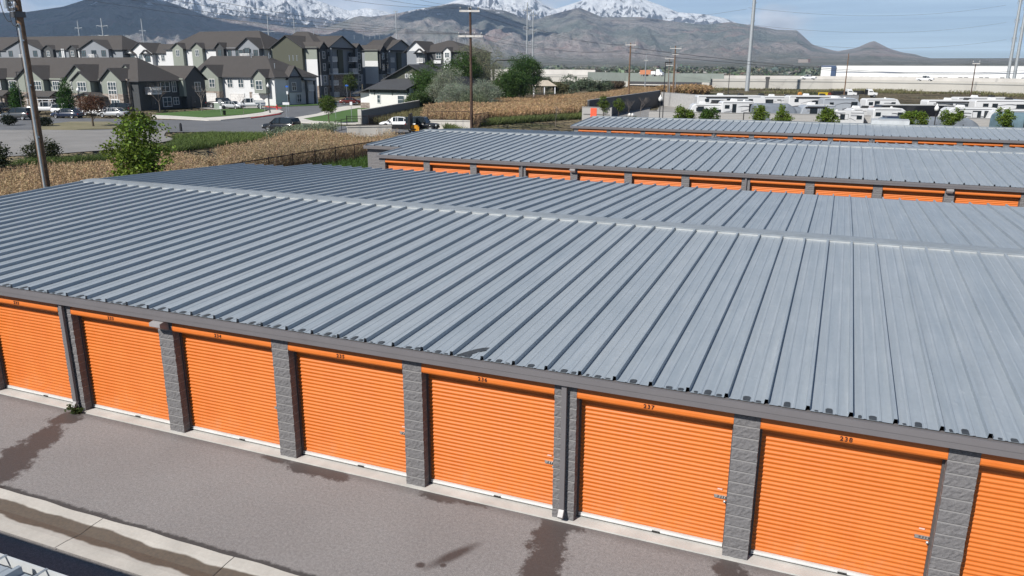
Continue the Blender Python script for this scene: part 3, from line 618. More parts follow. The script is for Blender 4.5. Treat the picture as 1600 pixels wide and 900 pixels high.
class House:
    def __init__(s, name, label, org, rz, group=None, cat='building'):
        s.o = thing(name, label, cat, (org[0], org[1], 0), rz, group); s.w = {}; s.roof = MB(); s.trim = MB(); s.vents = []; s.garage = []
        s.roofm = SHING
    def wall(s, mat): return s.w.setdefault(mat, MB())
    NAMES = dict(stone='stone_facing', white='white_wall', sage='sage_wall', olive='olive_wall', grey='grey_wall', dark='charcoal_wall', cream='wall')
    def box(s, x0, x1, y0, y1, z0, z1, mat): m = MB(); m.box(x0, x1, y0, y1, z0, z1); m.build(s.NAMES[mat], WALLM[mat], s.o)
    def tri(s, pts, mat): m = MB(); m.face(pts); m.build('gable_end', WALLM[mat], s.o)
    def slab(s, pts, t=.16):
        "roof plane with thickness, dark fascia on the edge"
        p = [np.array(q, float) for q in pts]; n = np.cross(p[1]-p[0], p[2]-p[0]); n /= np.linalg.norm(n)
        if n[2] < 0: p = p[::-1]; n = -n
        s.roof.face(p, 0); dn = np.array([0, 0, t]); lo = [q-dn for q in p]; s.roof.face(lo[::-1], 1)
        for i in range(len(p)):
            j = (i+1) % len(p); s.roof.face([lo[i], lo[j], p[j], p[i]], 1)
    def gable(s, x0, x1, y0, y1, z, rise, axis='y', mat='sage', oh=.45, ends=(True, True)):
        "axis: direction of the ridge"
        if axis == 'y':
            xm = (x0+x1)/2; k = rise/((x1-x0)/2); a, b = y0-oh, y1+oh; zo = z-oh*k
            s.slab([(x0-oh, a, zo), (xm, a, z+rise), (xm, b, z+rise), (x0-oh, b, zo)]); s.slab([(xm, a, z+rise), (x1+oh, a, zo), (x1+oh, b, zo), (xm, b, z+rise)])
            for e, y in zip(ends, (y0, y1)):
                if e: s.tri([(x0, y, z-.0), (x1, y, z-.0), (xm, y, z+rise-.18)], mat)
        else:
            ym = (y0+y1)/2; k = rise/((y1-y0)/2); a, b = x0-oh, x1+oh; zo = z-oh*k
            s.slab([(a, y0-oh, zo), (b, y0-oh, zo), (b, ym, z+rise), (a, ym, z+rise)]); s.slab([(a, ym, z+rise), (b, ym, z+rise), (b, y1+oh, zo), (a, y1+oh, zo)])
            for e, x in zip(ends, (x0, x1)):
                if e: s.tri([(x, y0, z), (x, y1, z), (x, ym, z+rise-.18)], mat)
    def hip(s, x0, x1, y0, y1, z, rise, oh=.5, hl=True, hr=True):
        ym = (y0+y1)/2; half = (y1-y0)/2+oh; zo = z-oh*rise/((y1-y0)/2); a, b, c, d = x0-oh, x1+oh, y0-oh, y1+oh
        xl = a+half if hl else a; xr = b-half if hr else b
        if xl > xr: xl = xr = (a+b)/2
        s.slab([(a, c, zo), (b, c, zo), (xr, ym, z+rise), (xl, ym, z+rise)]); s.slab([(b, d, zo), (a, d, zo), (xl, ym, z+rise), (xr, ym, z+rise)])
        if hr: s.slab([(b, c, zo), (b, d, zo), (xr, ym, z+rise)])
        if hl: s.slab([(a, d, zo), (a, c, zo), (xl, ym, z+rise)])
    def win(s, face, a, c, z, w, h, n=2, dark=False):
        "face 'f': wall facing the street at y=c, centre x=a; 'r': right wall at x=c, centre y=a"
        f, g = window_data(w, h, n, dark); o = link('window', f, s.o, (a, c-.03, z) if face == 'f' else (c+.03, a, z), 0 if face == 'f' else R(90)); link('pane', g, o)
    def door(s, face, a, c, w=1.0, h=2.1, mat='dark_trim'):
        mb = MB(); mb.box(-w/2, w/2, -.05, .04, 0, h); o = mb.build('door', MAT[mat], s.o, (a, c-.03, .1) if face == 'f' else (c+.03, a, .1), 0 if face == 'f' else R(90))
        hb = MB(); hb.box(w*.32, w*.38, -.1, -.05, .95, 1.15); hb.build('handle', MAT['bright_metal'], o)
    def gar(s, a, c, w=4.8, h=2.2, face='f'):
        mb = MB(); mb.box(-w/2, w/2, -.02, .05, 0, h)
        for k in range(1, 4): mb.box(-w/2, w/2, -.03, -.02, k*h/4-.02, k*h/4+.02)
        o = mb.build('garage_door', MAT['garage_white'], s.o, (a, c-.05, .05) if face == 'f' else (c+.05, a, .05), 0 if face == 'f' else R(90))
        t = MB(); t.box(-w/2-.14, -w/2, -.07, .05, 0, h+.14); t.box(w/2, w/2+.14, -.07, .05, 0, h+.14); t.box(-w/2, w/2, -.07, .05, h, h+.14); t.build('door_frame', MAT['house_white'], o)
    def balcony(s, face, a, c, z, w, d=1.4):
        mb = MB(); mb.box(-w/2, w/2, -d, 0, -.2, 0); o = mb.build('balcony', MAT['house_white'], s.o, (a, c, z) if face == 'f' else (c, a, z), 0 if face == 'f' else R(90))
        r_ = MB(); r_.box(-w/2, w/2, -d, -d+.06, 1.0, 1.08); r_.box(-w/2, -w/2+.06, -d, 0, 1.0, 1.08); r_.box(w/2-.06, w/2, -d, 0, 1.0, 1.08)
        x = -w/2
        while x <= w/2: r_.box(x-.05, x+.05, -d+.01, -d+.05, 0, 1.0); x += .22
        for y in np.arange(-d, 0, .22): r_.box(-w/2+.01, -w/2+.05, y-.05, y+.05, 0, 1.0); r_.box(w/2-.05, w/2-.01, y-.05, y+.05, 0, 1.0)
        r_.build('railing', MAT['house_white'], o)
        k = MB(); k.face([(-w*.4, -.02, .02), (w*.4, -.02, .02), (w*.4, -.02, 2.2), (-w*.4, -.02, 2.2)]); k.build('patio_door', MAT['glass'], o)
    def vent(s, x, y, z, h=.5): s.vents.append((x, y, z, h))
    def done(s):
        rf = s.roof.build('roof', [s.roofm, MAT['dark_trim']], s.o)
        for x, y, z, h in s.vents:
            v = MB(); v.cyl((0, 0, -.5), .07, h+.5, 'z', 8); v.cyl((0, 0, h), .12, .1, 'z', 8); v.build('roof_vent', MAT['galvanised'], rf, (x, y, z))
        return s.o
RZ = -YAW*-1  # blocks stand square to the street, which runs across the view
RZ = math.atan2(ER[1], ER[0])
def mpp(d): return d/FPX
def fx(o, u, dy=0.0, v=118):
    "distance along a street front through o (fronts run east, square with the storage rows) to photograph column u"
    r_ = ray(u, v); return CAM[0]+r_[0]/r_[1]*(o[1]+dy-CAM[1])-o[0]
def fy(o, u, x=0.0, v=118):
    "distance back along a right-hand wall standing x east of o"
    r_ = ray(u, v); return CAM[1]+r_[1]/r_[0]*(o[0]+x-CAM[0])-o[1]
RZ0 = 0.0
# --- front row: grey-green town houses
o = at_depth(222, 141); S = mpp(141)
h = House('townhouse_row', 'grey green two storey town houses with stone bases behind the parked cars', o, RZ0, cat='apartment house')
L = -52; E_ = 5.5; RI = 3.75; D_ = fy(o, 284); DG = fy(o, 313)
h.box(L, -.2, 0, D_, 0, E_, 'dark'); h.hip(L, 0, 0, D_, E_, RI, hl=False)
def X(u): return fx(o, u)
for u0, u1, zt in ((-22, 12, 1.7), (35, 79, 2.3), (110, 155, 2.5), (166, 201, 1.9)):
    a, b = X(u0), X(u1); p = -1.5
    h.box(a+.3, b-.3, p, 0, 2.9, E_, 'sage'); h.box(a+.25, b-.25, p-.05, 0, 0, 2.9, 'stone'); h.gable(a+.3, b-.3, p, 6, E_, zt, 'y', 'sage', .4, (True, False))
a, b = X(128), X(156); h.box(a, b, -2.3, -1.5, 2.9, E_-.2, 'sage'); h.gable(a, b, -2.3, -1.0, E_-.2, 1.5, 'y', 'sage', .3, (True, False))
for u0, u1 in ((12, 35), (79, 110), (155, 166)): h.box(X(u0), X(u1), -.4, -.01, 3.0, E_-.05, 'sage')
for u, y, w in ((5, -1.5, 1.9), (21, -.4, 1.8), (68, -1.5, 2.0), (89, -.4, 1.7), (126, -1.5, 1.6), (143, -2.3, 2.0), (163, -.4, 1.0)): h.win('f', X(u), y, 3.35, w, 1.5, 3)
h.win('f', X(184), -1.5, 3.6, 1.9, 1.3, 3); h.win('f', X(184), -1.5, 2.0, 1.9, 1.45, 3); h.win('f', X(187), -1.55, .5, 1.9, 1.3, 3)
for u0, u1 in ((5, 28), (64, 100), (140, 173)):    # porches
    a, b = X(u0), X(u1); h.gable(a, b, -3.6, -1.2, 2.5, .7, 'y' if u0 == 140 else 'x', 'sage', .35)
    for x in (a+.3, b-.3): h.box(x-.25, x+.25, -3.5, -3.0, 0, 2.5, 'stone')
    h.door('f', (a+b)/2, -.45)
for u in (112, 180): x = X(u); h.gable(x-1.2, x+1.2, 2.4, 4.5, E_+1.6, .95, 'y', 'sage', .2, (True, False))
h.box(-2.4, -2.0, -.6, 0, 0, E_, 'stone'); h.box(-6, -2.4, -.3, -.02, 2.7, 3.0, 'white')
h.balcony('f', -4.3, -.05, 3.0, 2.9); h.door('f', -4.2, -.05)
for y, z, w, hh in ((fy(o, 257), 3.2, 2.0, 1.7), (fy(o, 271), 3.1, .9, 1.8), (fy(o, 258), .5, 1.9, 1.6), (fy(o, 272), .8, 1.2, 1.2)): h.win('r', y, -.2, z, w, hh, 2)
h.balcony('r', 2.6, -.2, 3.0, 2.4); h.door('r', 3.0, -.2)
h.box(-9, 1.0, D_-.3, DG, 0, E_+.1, 'dark'); h.gable(-9, 1.0, D_-.5, DG, E_+.1, 2.2, 'x', 'dark', .4, (False, True)); h.box(-.19, 1.02, D_-.9, D_-.31, 2.2, E_, 'sage'); h.win('r', (D_+DG)/2+.3, 1.0, 3.1, 1.4, 1.6, 2); h.door('r', D_+1.2, 1.0)  # shade on this right-hand gable wing is put in as charcoal siding
for x in (-31, -26, -18, -12, -5): h.vent(x, D_/2+.3, E_+RI-.35, .45)
h.done()
# --- second town house with white garages
d2 = 165; o = at_depth(314, d2); S = mpp(d2); X = lambda u: fx(o, u)
h = House('townhouse_row', 'white and sage town houses with garage doors facing the trucks on the drive', o, RZ0, cat='apartment house')
E_ = 5.9; h.box(0, X(428), .0, 14, 0, E_, 'white'); h.hip(-2, X(428), 0, 14, E_, 3.9, hl=False, hr=True)
a, b = X(314.5), X(347); h.box(a, b, -1.2, 0, 2.75, E_, 'sage'); h.box(a, b, -1.25, 0, 0, 2.75, 'stone'); h.gable(a, b, -1.2, 6, E_, 2.1, 'y', 'sage', .4, (True, False))
h.win('f', X(320.5), -1.2, 3.6, 1.3, 1.5, 2); h.win('f', X(337), -1.2, 3.6, 1.3, 1.5, 2); h.gar(X(331), -1.25, 3.5)
h.box(X(402), X(420), -1.2, 0, 2.5, E_-.1, 'sage'); h.gable(X(400.5), X(420.5), -1.2, 5, E_-.1, 1.4, 'y', 'sage', .35, (True, False)); h.win('f', X(410), -1.2, 3.3, 1.5, 1.6, 2)
for u in (358.5, 375.5, 394.5): h.win('f', X(u), 0, 3.6, 1.2, 1.5, 2, False)
h.gar(X(368), 0, 3.5); h.gar(X(404), -.05, 3.6); h.box(X(388), X(392), -.12, -.01, 0, 2.7, 'stone')
xe = fx(o, 449, 4); y2 = fy(o, 470, xe); y3 = fy(o, 482, xe)
h.box(X(420)+.01, xe-.2, 4, y3, 0, E_-.4, 'dark'); h.box(X(420)+.02, xe, 3.9, 4.2, 2.5, E_-.3, 'white'); h.box(xe-2.2, xe+.02, 3.86, 4.2, 1.6, 2.5, 'stone'); h.box(xe-.9, xe+.02, 3.86, 4.2, 0, 1.6, 'stone')
h.box(xe-.19, xe+.01, 4.21, y2, 2.5, E_-.3, 'grey'); h.gable(X(424), xe, 3.9, y2, E_-.3, 2.3, 'x', 'grey', .4, (False, True)); h.gar(xe-3.3, 3.9, 2.2)  # bluish shade of the white unit's side gable put in as grey siding
h.win('r', fy(o, 458, xe), xe, 3.0, 1.2, 1.5, 2); h.win('r', fy(o, 465, xe), xe, .6, 1.3, 1.5, 2); h.slab([(xe-6, y2, E_-.3), (xe+1.0, y2+.2, E_-.9), (xe+1.0, y3+1.2, E_-1.1), (xe-6, y3+1.2, E_-.4)])
h.win('r', fy(o, 475, xe), xe-.2, 3.1, 1.1, 1.4, 2); h.balcony('r', fy(o, 480, xe), xe-.2, 2.9, 1.8, 1.1)
for yy in (y2+.6, y3+.8): h.box(xe+.6, xe+.95, yy-.2, yy+.2, 0, E_-1.0, 'dark')
for u in (352, 360, 377, 388, 418, 424, 430): h.vent(X(u), 7.3, E_+3.4, .55)
h.vent(X(362), 6.4, E_+3.2, 1.2); h.vent(X(390), 6.4, E_+3.2, 1.2); h.vent(X(413), 3.4, E_+1.9, .4); h.done()
# --- three and four storey blocks behind
def block(label, u0, u1, d, ebase_v, ridge_v, depth, segs, name='apartment_block'):
    """segs: list of (u0, u1, kind, colour) on the street front"""
    o = at_depth(u0, d); S = mpp(d); W_ = fx(o, u1); hv = 101+(u0/1600)*3.4
    E_ = CAM[2]+(hv-ebase_v)*S; RI = CAM[2]+(hv-ridge_v)*mpp(d+depth/2)-E_
    h = House(name, label, o, RZ0, 'apartment blocks behind the town houses', 'apartment house'); h.E = E_; h.S = S; h.RI = RI; h.W = W_; h.u0 = u0; h.X = lambda u: fx(o, u)
    return h
h = block('long grey apartment block with dark gables behind the leaning timber pole at left', -60, 196, 262, 79.5, 62, 12, None); E_ = h.E
h.box(0, h.W, 0, 12, 0, E_, 'grey'); h.hip(0, h.W, 0, 12, E_, h.RI, hl=False, hr=True)
for u0, u1, r_ in ((20, 76, 2.9), (136, 181, 2.6)): h.box(h.X(u0)+.4, h.X(u1)-.4, -1.2, 0, 0, E_, 'grey'); h.gable(h.X(u0), h.X(u1), -1.2, 6, E_, r_, 'y', 'grey', .5, (True, False))
for u0, u1, r_ in ((76, 93, 1.2), (115, 129, 1.1)): h.box(h.X(u0)+.3, h.X(u1)-.3, -.8, 0, 0, E_, 'dark'); h.gable(h.X(u0), h.X(u1), -.8, 4, E_, r_, 'y', 'dark', .35, (True, False)); h.win('f', h.X((u0+u1)/2), -.8, E_-2.2, 1.2, 1.5, 2)
for u in (-40, 4, 28, 66, 100, 141, 172): h.win('f', h.X(u), -1.2 if (20 < u < 76 or u > 136) else 0, E_-2.2, 1.6, 1.6, 2, True)
for u in (50, 157): h.balcony('f', h.X(u), -1.2, E_-2.7, 2.6, 1.2)
for u in (104, 106.5, 130): h.box(h.X(u)-.25, h.X(u)+.25, -.45, -.02, E_-2.6, E_, 'white')
for u in (6, 12, 40, 92, 118, 124, 150, 168): h.vent(h.X(u), 7.8, E_+h.RI-.3, .5)
h.done()
h = block('white gabled apartment end with two small dark porch gables, left of the tall brown roof', 205, 270, 238, 83.5, 70, 11, None); E_ = h.E
h.box(0, h.W, 0, 11, 0, E_, 'white'); h.hip(-3, h.W+1, 0, 11, E_, h.RI*.9, hl=True, hr=False); h.box(h.X(213), h.X(247), -1.4, 0, 0, E_, 'white'); h.gable(h.X(212), h.X(248), -1.4, 6, E_, 2.8, 'y', 'white', .5, (True, False))
for u in (216, 240): h.gable(h.X(u-6), h.X(u+6), -2.2, -1.0, E_-.3, 1.0, 'y', 'white', .35, (True, False)); h.win('f', h.X(u), -1.4, E_-2.6, 1.9, 1.6, 2, True)
h.win('f', h.X(230), -1.4, E_-3.2, 1.2, 2.6, 2); h.win('f', h.X(258), 0, E_-2.4, 1.2, 1.6, 2)
for u in (228, 231, 236, 252): h.vent(h.X(u), 6.5, E_+h.RI*.9-.3, .5)
h.done()
h = block('apartment block with white and sage dormers under a tall brown hip roof', 267, 416, 218, 77, 53.5, 13, None); E_ = h.E
h.box(0, h.W, 0, 13, 0, E_, 'white'); h.hip(0, h.W, 0, 13, E_, h.RI); h.box(h.X(343), h.W+.02, -.2, 0, 0, E_, 'grey')
for u0, u1, m in ((277, 295, 'sage'), (307, 325, 'sage'), (344, 358, 'dark')): h.box(h.X(u0)+.2, h.X(u1)-.2, -1.0, -.01, 0, E_, m); h.gable(h.X(u0), h.X(u1), -1.0, 5, E_, 1.35, 'y', m, .35, (True, False)); h.win('f', h.X((u0+u1)/2), -1.0, E_-2.1, 1.1, 1.5, 2, m == 'dark')
h.box(h.X(382), h.X(414), -1.6, 0, 0, E_, 'grey'); h.gable(h.X(381), h.X(415), -1.6, 7, E_, 2.5, 'y', 'grey', .5, (True, False))
for u in (363, 375): h.win('f', h.X(u), -.2, E_-2.1, 1.0, 1.5, 2, True)
for u in (386, 409): h.win('f', h.X(u), -1.6, E_-2.1, 1.2, 1.4, 2, True)
h.balcony('f', h.X(396), -1.6, E_-2.6, 3.2, 1.2); h.win('f', h.X(396), -1.62, E_-2.1, 1.4, 1.9, 2, True)
for u in (312, 326, 330, 343, 355, 357, 370, 374, 388): h.vent(h.X(u), 9.2, E_+h.RI-.35, .55)
h.done()
def tower(label, uL, uF, uR, d, vE, vR, olive=True):
    "tall block: lit street front from uL to uF, shaded right-hand front from uF to uR"
    o = at_depth(uF, d); S = mpp(d); hv = 101+(uF/1600)*3.4; E_ = CAM[2]+(hv-vE)*S; RI = CAM[2]+(hv-vR)*mpp(d+6)-E_
    D_ = min(30, max(12, fy(o, uR)))
    h = House('apartment_block', label, o, RZ0, 'apartment blocks behind the town houses', 'apartment house'); Wd = -fx(o, uL); h.S = S; h.E = E_; h.D = D_
    h.X = lambda u: fx(o, u)
    st = 2.95
    h.box(-Wd, -.3, 0, D_, 0, E_, 'grey'); fw_ = min(4.2, Wd); h.box(-fw_, 0, -.2, -.01, st, E_-3.0, 'white'); h.box(-fw_, 0, -.2, -.01, E_-3.0, E_, 'sage'); h.box(-fw_-.05, .05, -.26, -.01, 0, st, 'stone'); h.hip(-Wd, 0, 0, D_, E_, RI, hl=False, hr=True)
    # right-hand front: bays and stacked balconies
    for y0, y1 in ((.4, 3.4), (D_-3.6, D_-.4)):
        h.box(-.29, .5, y0, y1, st*1.9, E_, 'dark'); h.box(-.29, .5, y0, y1, st, st*1.9, 'grey'); h.gable(-6, .5, y0-.1, y1+.1, E_, 1.3, 'x', 'dark', .35, (False, True))
        k = 0
        while (k+.95)*st < E_-.4: h.win('r', (y0+y1)/2, .5, k*st+.8, 1.0, 1.6, 1); k += 1
    h.box(-.28, .18, 3.6, D_-3.8, 0, st*1.9, 'stone'); h.gable(-8, .6, 3.6, D_-3.8, E_, 3.0, 'x', 'grey', .5, (False, True)); h.box(-.28, .1, D_/2-1.1, D_/2+1.1, .0, E_-.6, 'olive')
    k = 0
    while (k+.95)*st < E_-.3:
        for y in (5.3, D_-5.4): h.balcony('r', y, .18, k*st+.2, 2.3, 1.3)
        k += 1
    for y in (4.1, D_-4.2): h.box(.9, 1.5, y-.15, y+.15, 0, E_-.2, 'grey')
    h.box(.6, 1.7, 3.7, D_-3.9, st*1.93, st*2.0, 'white')
    for k, (x, y) in enumerate(((-12, D_/2), (-10, D_/2+.4), (-8, D_/2), (-15, D_/2-.2), (-6.5, D_/2+.2))): h.vent(x, y, E_+RI-.3, .5)
    return h
h = tower('four storey apartment block with an olive end gable and stacked balconies in shade', 433, 500, 566, 200, 75, 51); h.box(h.X(433), h.X(479), -1.2, -.01, 0, h.E, 'olive'); h.gable(h.X(432), h.X(480), -1.2, 8, h.E, 2.9, 'y', 'olive', .5, (True, False)); h.box(h.X(418), h.X(432), 2, 9, 0, h.E-.2, 'sage'); h.done()
h = tower('four storey apartment block with balconies, partly hidden behind the white clubhouse', 566, 593, 655, 222, 79, 58); h.done()
h = block('low grey apartment building with white gables between the clubhouse roof and the pole', 640, 728, 215, 81, 66, 16, None); E_ = h.E
h.box(0, h.W, 0, 16, 0, E_, 'dark'); h.hip(0, h.W, 0, 16, E_, h.RI); h.box(h.X(641), h.X(668), -1.5, 0, 0, E_, 'grey'); h.gable(h.X(639), h.X(672), -1.5, 7, E_, 2.6, 'y', 'white', .5, (True, False)); h.gable(h.X(656), h.X(669), -2.4, -1.3, E_-.4, 1.0, 'y', 'white', .3, (True, False))
h.balcony('f', h.X(664), -1.5, E_-2.9, 1.9, 1.2); h.win('f', h.X(686), 0, E_-1.9, 1.4, 1.4, 2); h.box(h.X(696), h.X(707), -.9, -.01, 0, E_, 'white'); h.gable(h.X(695), h.X(708), -.9, 4, E_, 1.0, 'y', 'white', .3, (True, False)); h.win('f', h.X(701.5), -.9, E_-1.6, 1.2, 1.1, 2); h.win('f', h.X(722), 0, E_-1.8, 1.0, 1.3, 2); h.box(h.X(679), h.X(690), -.3, -.01, E_-3.2, E_-2.4, 'white')
for u in (660, 664, 668, 676, 704, 708): h.vent(h.X(u), 8, E_+h.RI-.3, .5)
h.done()
# --- clubhouse
dc = 150; o = at_depth(578, dc); S = mpp(dc); X = lambda u: fx(o, u)
h = House('clubhouse', 'white clubhouse with olive upper gable, slate roof and three small square windows', o, RZ0, cat='building'); h.roofm = SHING2
h.box(0, X(640), 0, 12, 0, 3.9, 'cream'); h.box(.1, X(640)-.1, -.02, .2, 3.0, 4.0, 'dark'); a, b = X(570), X(650)
h.slab([(X(575), -1.0, 3.75), (X(638), -1.0, 3.75), (X(650), 3.6, 5.6), (X(590), 3.6, 5.6)])
h.box(X(594), X(662), 3.5, 12, 3.9, 5.6, 'olive'); h.gable(X(588), X(668), 3.5, 14, 5.6, 2.6, 'y', 'olive', .8, (True, False)); h.box(X(590), X(640), 6, 13, 3.9, 5.5, 'cream')
for u in (621, 627.5, 633.5): h.win('f', X(u), 3.5, 5.75, .5, .6, 1)
h.slab([(X(553), -.8, 2.9), (X(581), -.8, 3.9), (X(581), 8, 3.9), (X(553), 8, 2.9)]); h.box(X(560.5), X(578.2), .3, 7, 0, 2.9, 'cream'); h.box(X(560.3), X(578), .24, .3, 0, 1.1, 'stone')
h.win('f', X(590.5), 0, 1.15, .6, 1.4, 1); h.win('f', X(625.5), 0, 1.1, 1.35, 1.4, 1); h.win('f', X(587), -.02, 3.05, .8, .6, 2, True); h.win('f', X(625), -.02, 3.05, 1.6, .6, 2, True)
for u in (584, 612, 636): h.box(X(u)-.06, X(u)+.06, -.7, -.03, 3.3, 3.45, 'dark'); h.box(X(u)-.05, X(u)+.05, -.12, -.03, 2.6, 3.3, 'dark')
h.box(X(640), X(662), 1.5, 12, 0, 3.9, 'dark'); h.gable(X(676), X(700), 2, 16, 4.4, 1.6, 'y', 'dark', .6, (True, False)); h.box(X(676), X(700), 2, 16, 0, 4.4, 'dark')
h.done()
# ------------------------------------------------------------------ leaves, trees, shrubs, reeds, grass
def leaf_mat(name, rough=.6, trans=.3):
    t = NT(name); a = t.n('ShaderNodeAttribute', attribute_name='tint').outputs['Color']; m = t.fin(a, rough); t.bsdf.inputs['Specular IOR Level'].default_value = .25
    tr = t.n('ShaderNodeBsdfTranslucent', {'Color': a}); mx = t.n('ShaderNodeMixShader', {0: trans, 1: t.bsdf.outputs[0], 2: tr.outputs[0]}); t.t.links.new(mx.outputs[0], t.out.inputs['Surface']); return m
LEAF = leaf_mat('leaf'); REED = leaf_mat('reed', .8, .25)
def leaves(centres, size, cols, rng, up=.35, aspect=.6):
    n = len(centres); a = rng.normal(size=(n, 3)); a[:, 2] *= .7; a /= np.linalg.norm(a, axis=1)[:, None]
    nrm = rng.normal(size=(n, 3)); nrm[:, 2] += up; b = np.cross(a, nrm); b /= np.linalg.norm(b, axis=1)[:, None]+1e-9
    s = size*rng.uniform(.6, 1.35, n)[:, None]; A = a*s*.5; Bv = b*s*.5*aspect
    V = np.stack([centres-A, centres+Bv-.1*A, centres+A, centres-Bv-.1*A], 1).reshape(-1, 3)
    return V, np.repeat(cols, 4, 0)
def crown_points(rng, lobes, n, clump, shell=.55):
    """lobes: (x, y, z, rx, ry, rz); clumps scattered through the lobes, leaves gathered round the clumps"""
    vol = np.array([l[3]*l[4]*l[5] for l in lobes]); pk = rng.choice(len(lobes), n, p=vol/vol.sum()); L = np.array(lobes)[pk]
    d = rng.normal(size=(n, 3)); d /= np.linalg.norm(d, axis=1)[:, None]; r = (shell+(1-shell)*rng.random(n))**.6*rng.uniform(.75, 1.12, n)
    return L[:, :3]+d*r[:, None]*L[:, 3:6]
def crown(name, parent, lobes, nclump, per, clump_r, size, col, var, seed, up=.35, mat=None, aspect=.6):
    rng = np.random.default_rng(seed); c = crown_points(rng, lobes, nclump, clump_r); cc = np.repeat(c, per, 0)+rng.normal(size=(nclump*per, 3))*clump_r*np.array([1, 1, .75])
    col = np.array(col); tint = col*(1+rng.uniform(-var, var, (nclump, 1)))*(1+rng.normal(size=(nclump, 3))*.06); tint = np.repeat(tint, per, 0)*(1+rng.uniform(-.18, .18, (nclump*per, 1)))
    V, C_ = leaves(cc, size, np.clip(tint, .004, 1), rng, up, aspect); return link(name, quads_mesh(name, V, mat or LEAF, C_), parent)
def trunk(parent, h, r, limbs, seed, mat='bark', lean=(0, 0), spread=.5, base=.35):
    rnd = random.Random(seed); mb = MB(); pts = [(lean[0]*t*h+.03*rnd.uniform(-1, 1), lean[1]*t*h+.03*rnd.uniform(-1, 1), t*h) for t in np.linspace(0, 1, 6)]; pts[0] = (0, 0, -.1)
    mb.tube(pts, [r*1.25, r, r*.85, r*.7, r*.5, r*.25], 7)
    for k in range(limbs):
        t = base+(.95-base)*k/max(1, limbs-1); z = t*h; a = k*2.4+rnd.uniform(-.4, .4); l = spread*h*(1.1-t)*rnd.uniform(.7, 1.1); x, y = lean[0]*t*h, lean[1]*t*h
        mb.tube([(x, y, z), (x+math.cos(a)*l*.5, y+math.sin(a)*l*.5, z+l*.35), (x+math.cos(a)*l, y+math.sin(a)*l, z+l*.85)], [r*.45, r*.3, r*.08], 5)
    return mb.build('trunk', MAT[mat], parent)
def bare(parent, h, r, seed, mat='grey_bark', name='branches'):
    rnd = random.Random(seed); mb = MB()
    def grow(p, d, l, r_, k):
        q = p+d*l; mb.tube([p, (p+q)/2+np.array([rnd.uniform(-.03, .03)*l for _ in range(3)]), q], [r_, r_*.8, r_*.6], 4 if k else 6, caps=False)
        if k >= 5: return
        for _ in range(3 if k < 3 else 2):
            e = d+np.array([rnd.uniform(-.62, .62), rnd.uniform(-.62, .62), rnd.uniform(-.1, .45)]); e /= np.linalg.norm(e); grow(q, e, l*rnd.uniform(.6, .82), r_*.6, k+1)
    grow(np.array([0, 0, -.1]), np.array([0, 0, 1.0]), h*.3, r, 0); return mb.build(name, MAT[mat], parent)
def tree(label, loc, h, lobes, ncl, per, clr, size, col, seed, group=None, tr=.12, limbs=6, var=.3, name='tree', cat='tree', bark='bark', th=.8):
    o = thing(name, label, cat, (loc[0], loc[1], loc[2] if len(loc) > 2 else 0), 0, group); trunk(o, h*th, tr, limbs, seed, bark); crown('crown', o, lobes, ncl, per, clr, size, col, var, seed); return o
# --- the leafy tree behind the end of the first roof
d = 38.5; q = at_depth(232, d); k = d/FPX
def LB(u, v, ru, rv, dy=0): return ((u-232+.13*(355-v))*k, dy, CAM[2]-(v-101.7)*k*1.03, ru*k, ru*k*.9, rv*k)
tree('bright green leafy tree standing just behind the left end of the long roof', q, 4.9, [LB(212, 188, 26, 18), LB(206, 174, 10, 9), LB(245, 196, 12, 11, .3), LB(188, 200, 15, 12, .2), LB(172, 222, 16, 11, -.2), LB(214, 222, 34, 20), LB(254, 226, 17, 9, .3), LB(196, 246, 26, 16), LB(226, 252, 26, 18), LB(188, 266, 20, 12), LB(214, 276, 34, 14), LB(262, 242, 10, 8)], 380, 22, .17, .16, (.115, .17, .024), 21, tr=.085, limbs=11, var=.5)
d = 50; q = at_depth(-16, d); k = d/FPX
tree('dark pine like tree crown cut by the left edge of the picture', q, 3.6, [(-.2, 0, 2.9, 1.2, 1.2, .8), (.6, 0, 2.4, 1.1, 1.0, .6), (1.3, 0, 2.2, .8, .8, .35), (-.6, .2, 3.4, .9, .9, .6)], 240, 22, .14, .17, (.03, .04, .016), 23, tr=.1, name='pine_tree')
q = at_depth(66, 66); o = thing('shrub', 'scraggly dark shrub with bare twigs at the foot of the leaning timber pole', 'shrub', (q[0], q[1], 0)); bare(o, 3.0, .05, 5, 'bark'); crown('foliage', o, [(0, 0, .9, 1.7, 1.4, .8), (.6, 0, 1.3, 1.2, 1, .8)], 160, 16, .16, .16, (.035, .045, .018), .35, 6)
q = at_depth(146, 104); o = thing('tree', 'rusty brown round ornamental tree in the planting strip beside the parked cars', 'tree', (q[0], q[1], 0)); trunk(o, 2.4, .13, 7, 7, spread=.6); crown('crown', o, [(0, 0, 3.0, 1.9, 1.7, 1.0), (-1.0, 0, 2.6, 1.0, 1.0, .8), (1.2, 0, 2.7, 1.1, 1.0, .8), (.2, 0, 3.6, 1.2, 1, .6)], 300, 14, .18, .17, (.12, .062, .038), .3, 8)
for u, d, h, w, lab in ((107, 128, 5.9, 1.35, 'conical deep green tree before the town house porch, beside the street lamp'), (30, 128, 5.2, 1.05, 'slim deep green tree just left of the leaning timber pole')):
    q = at_depth(u, d); tree(lab, q, h, [(0, 0, h*.3, w, w, h*.2), (0, 0, h*.5, w*.95, w*.95, h*.25), (.1, 0, h*.7, w*.7, w*.7, h*.2), (0, 0, h*.9, w*.35, w*.35, h*.12)], 260, 18, .2, .2, (.035, .09, .015), int(u), tr=.1)
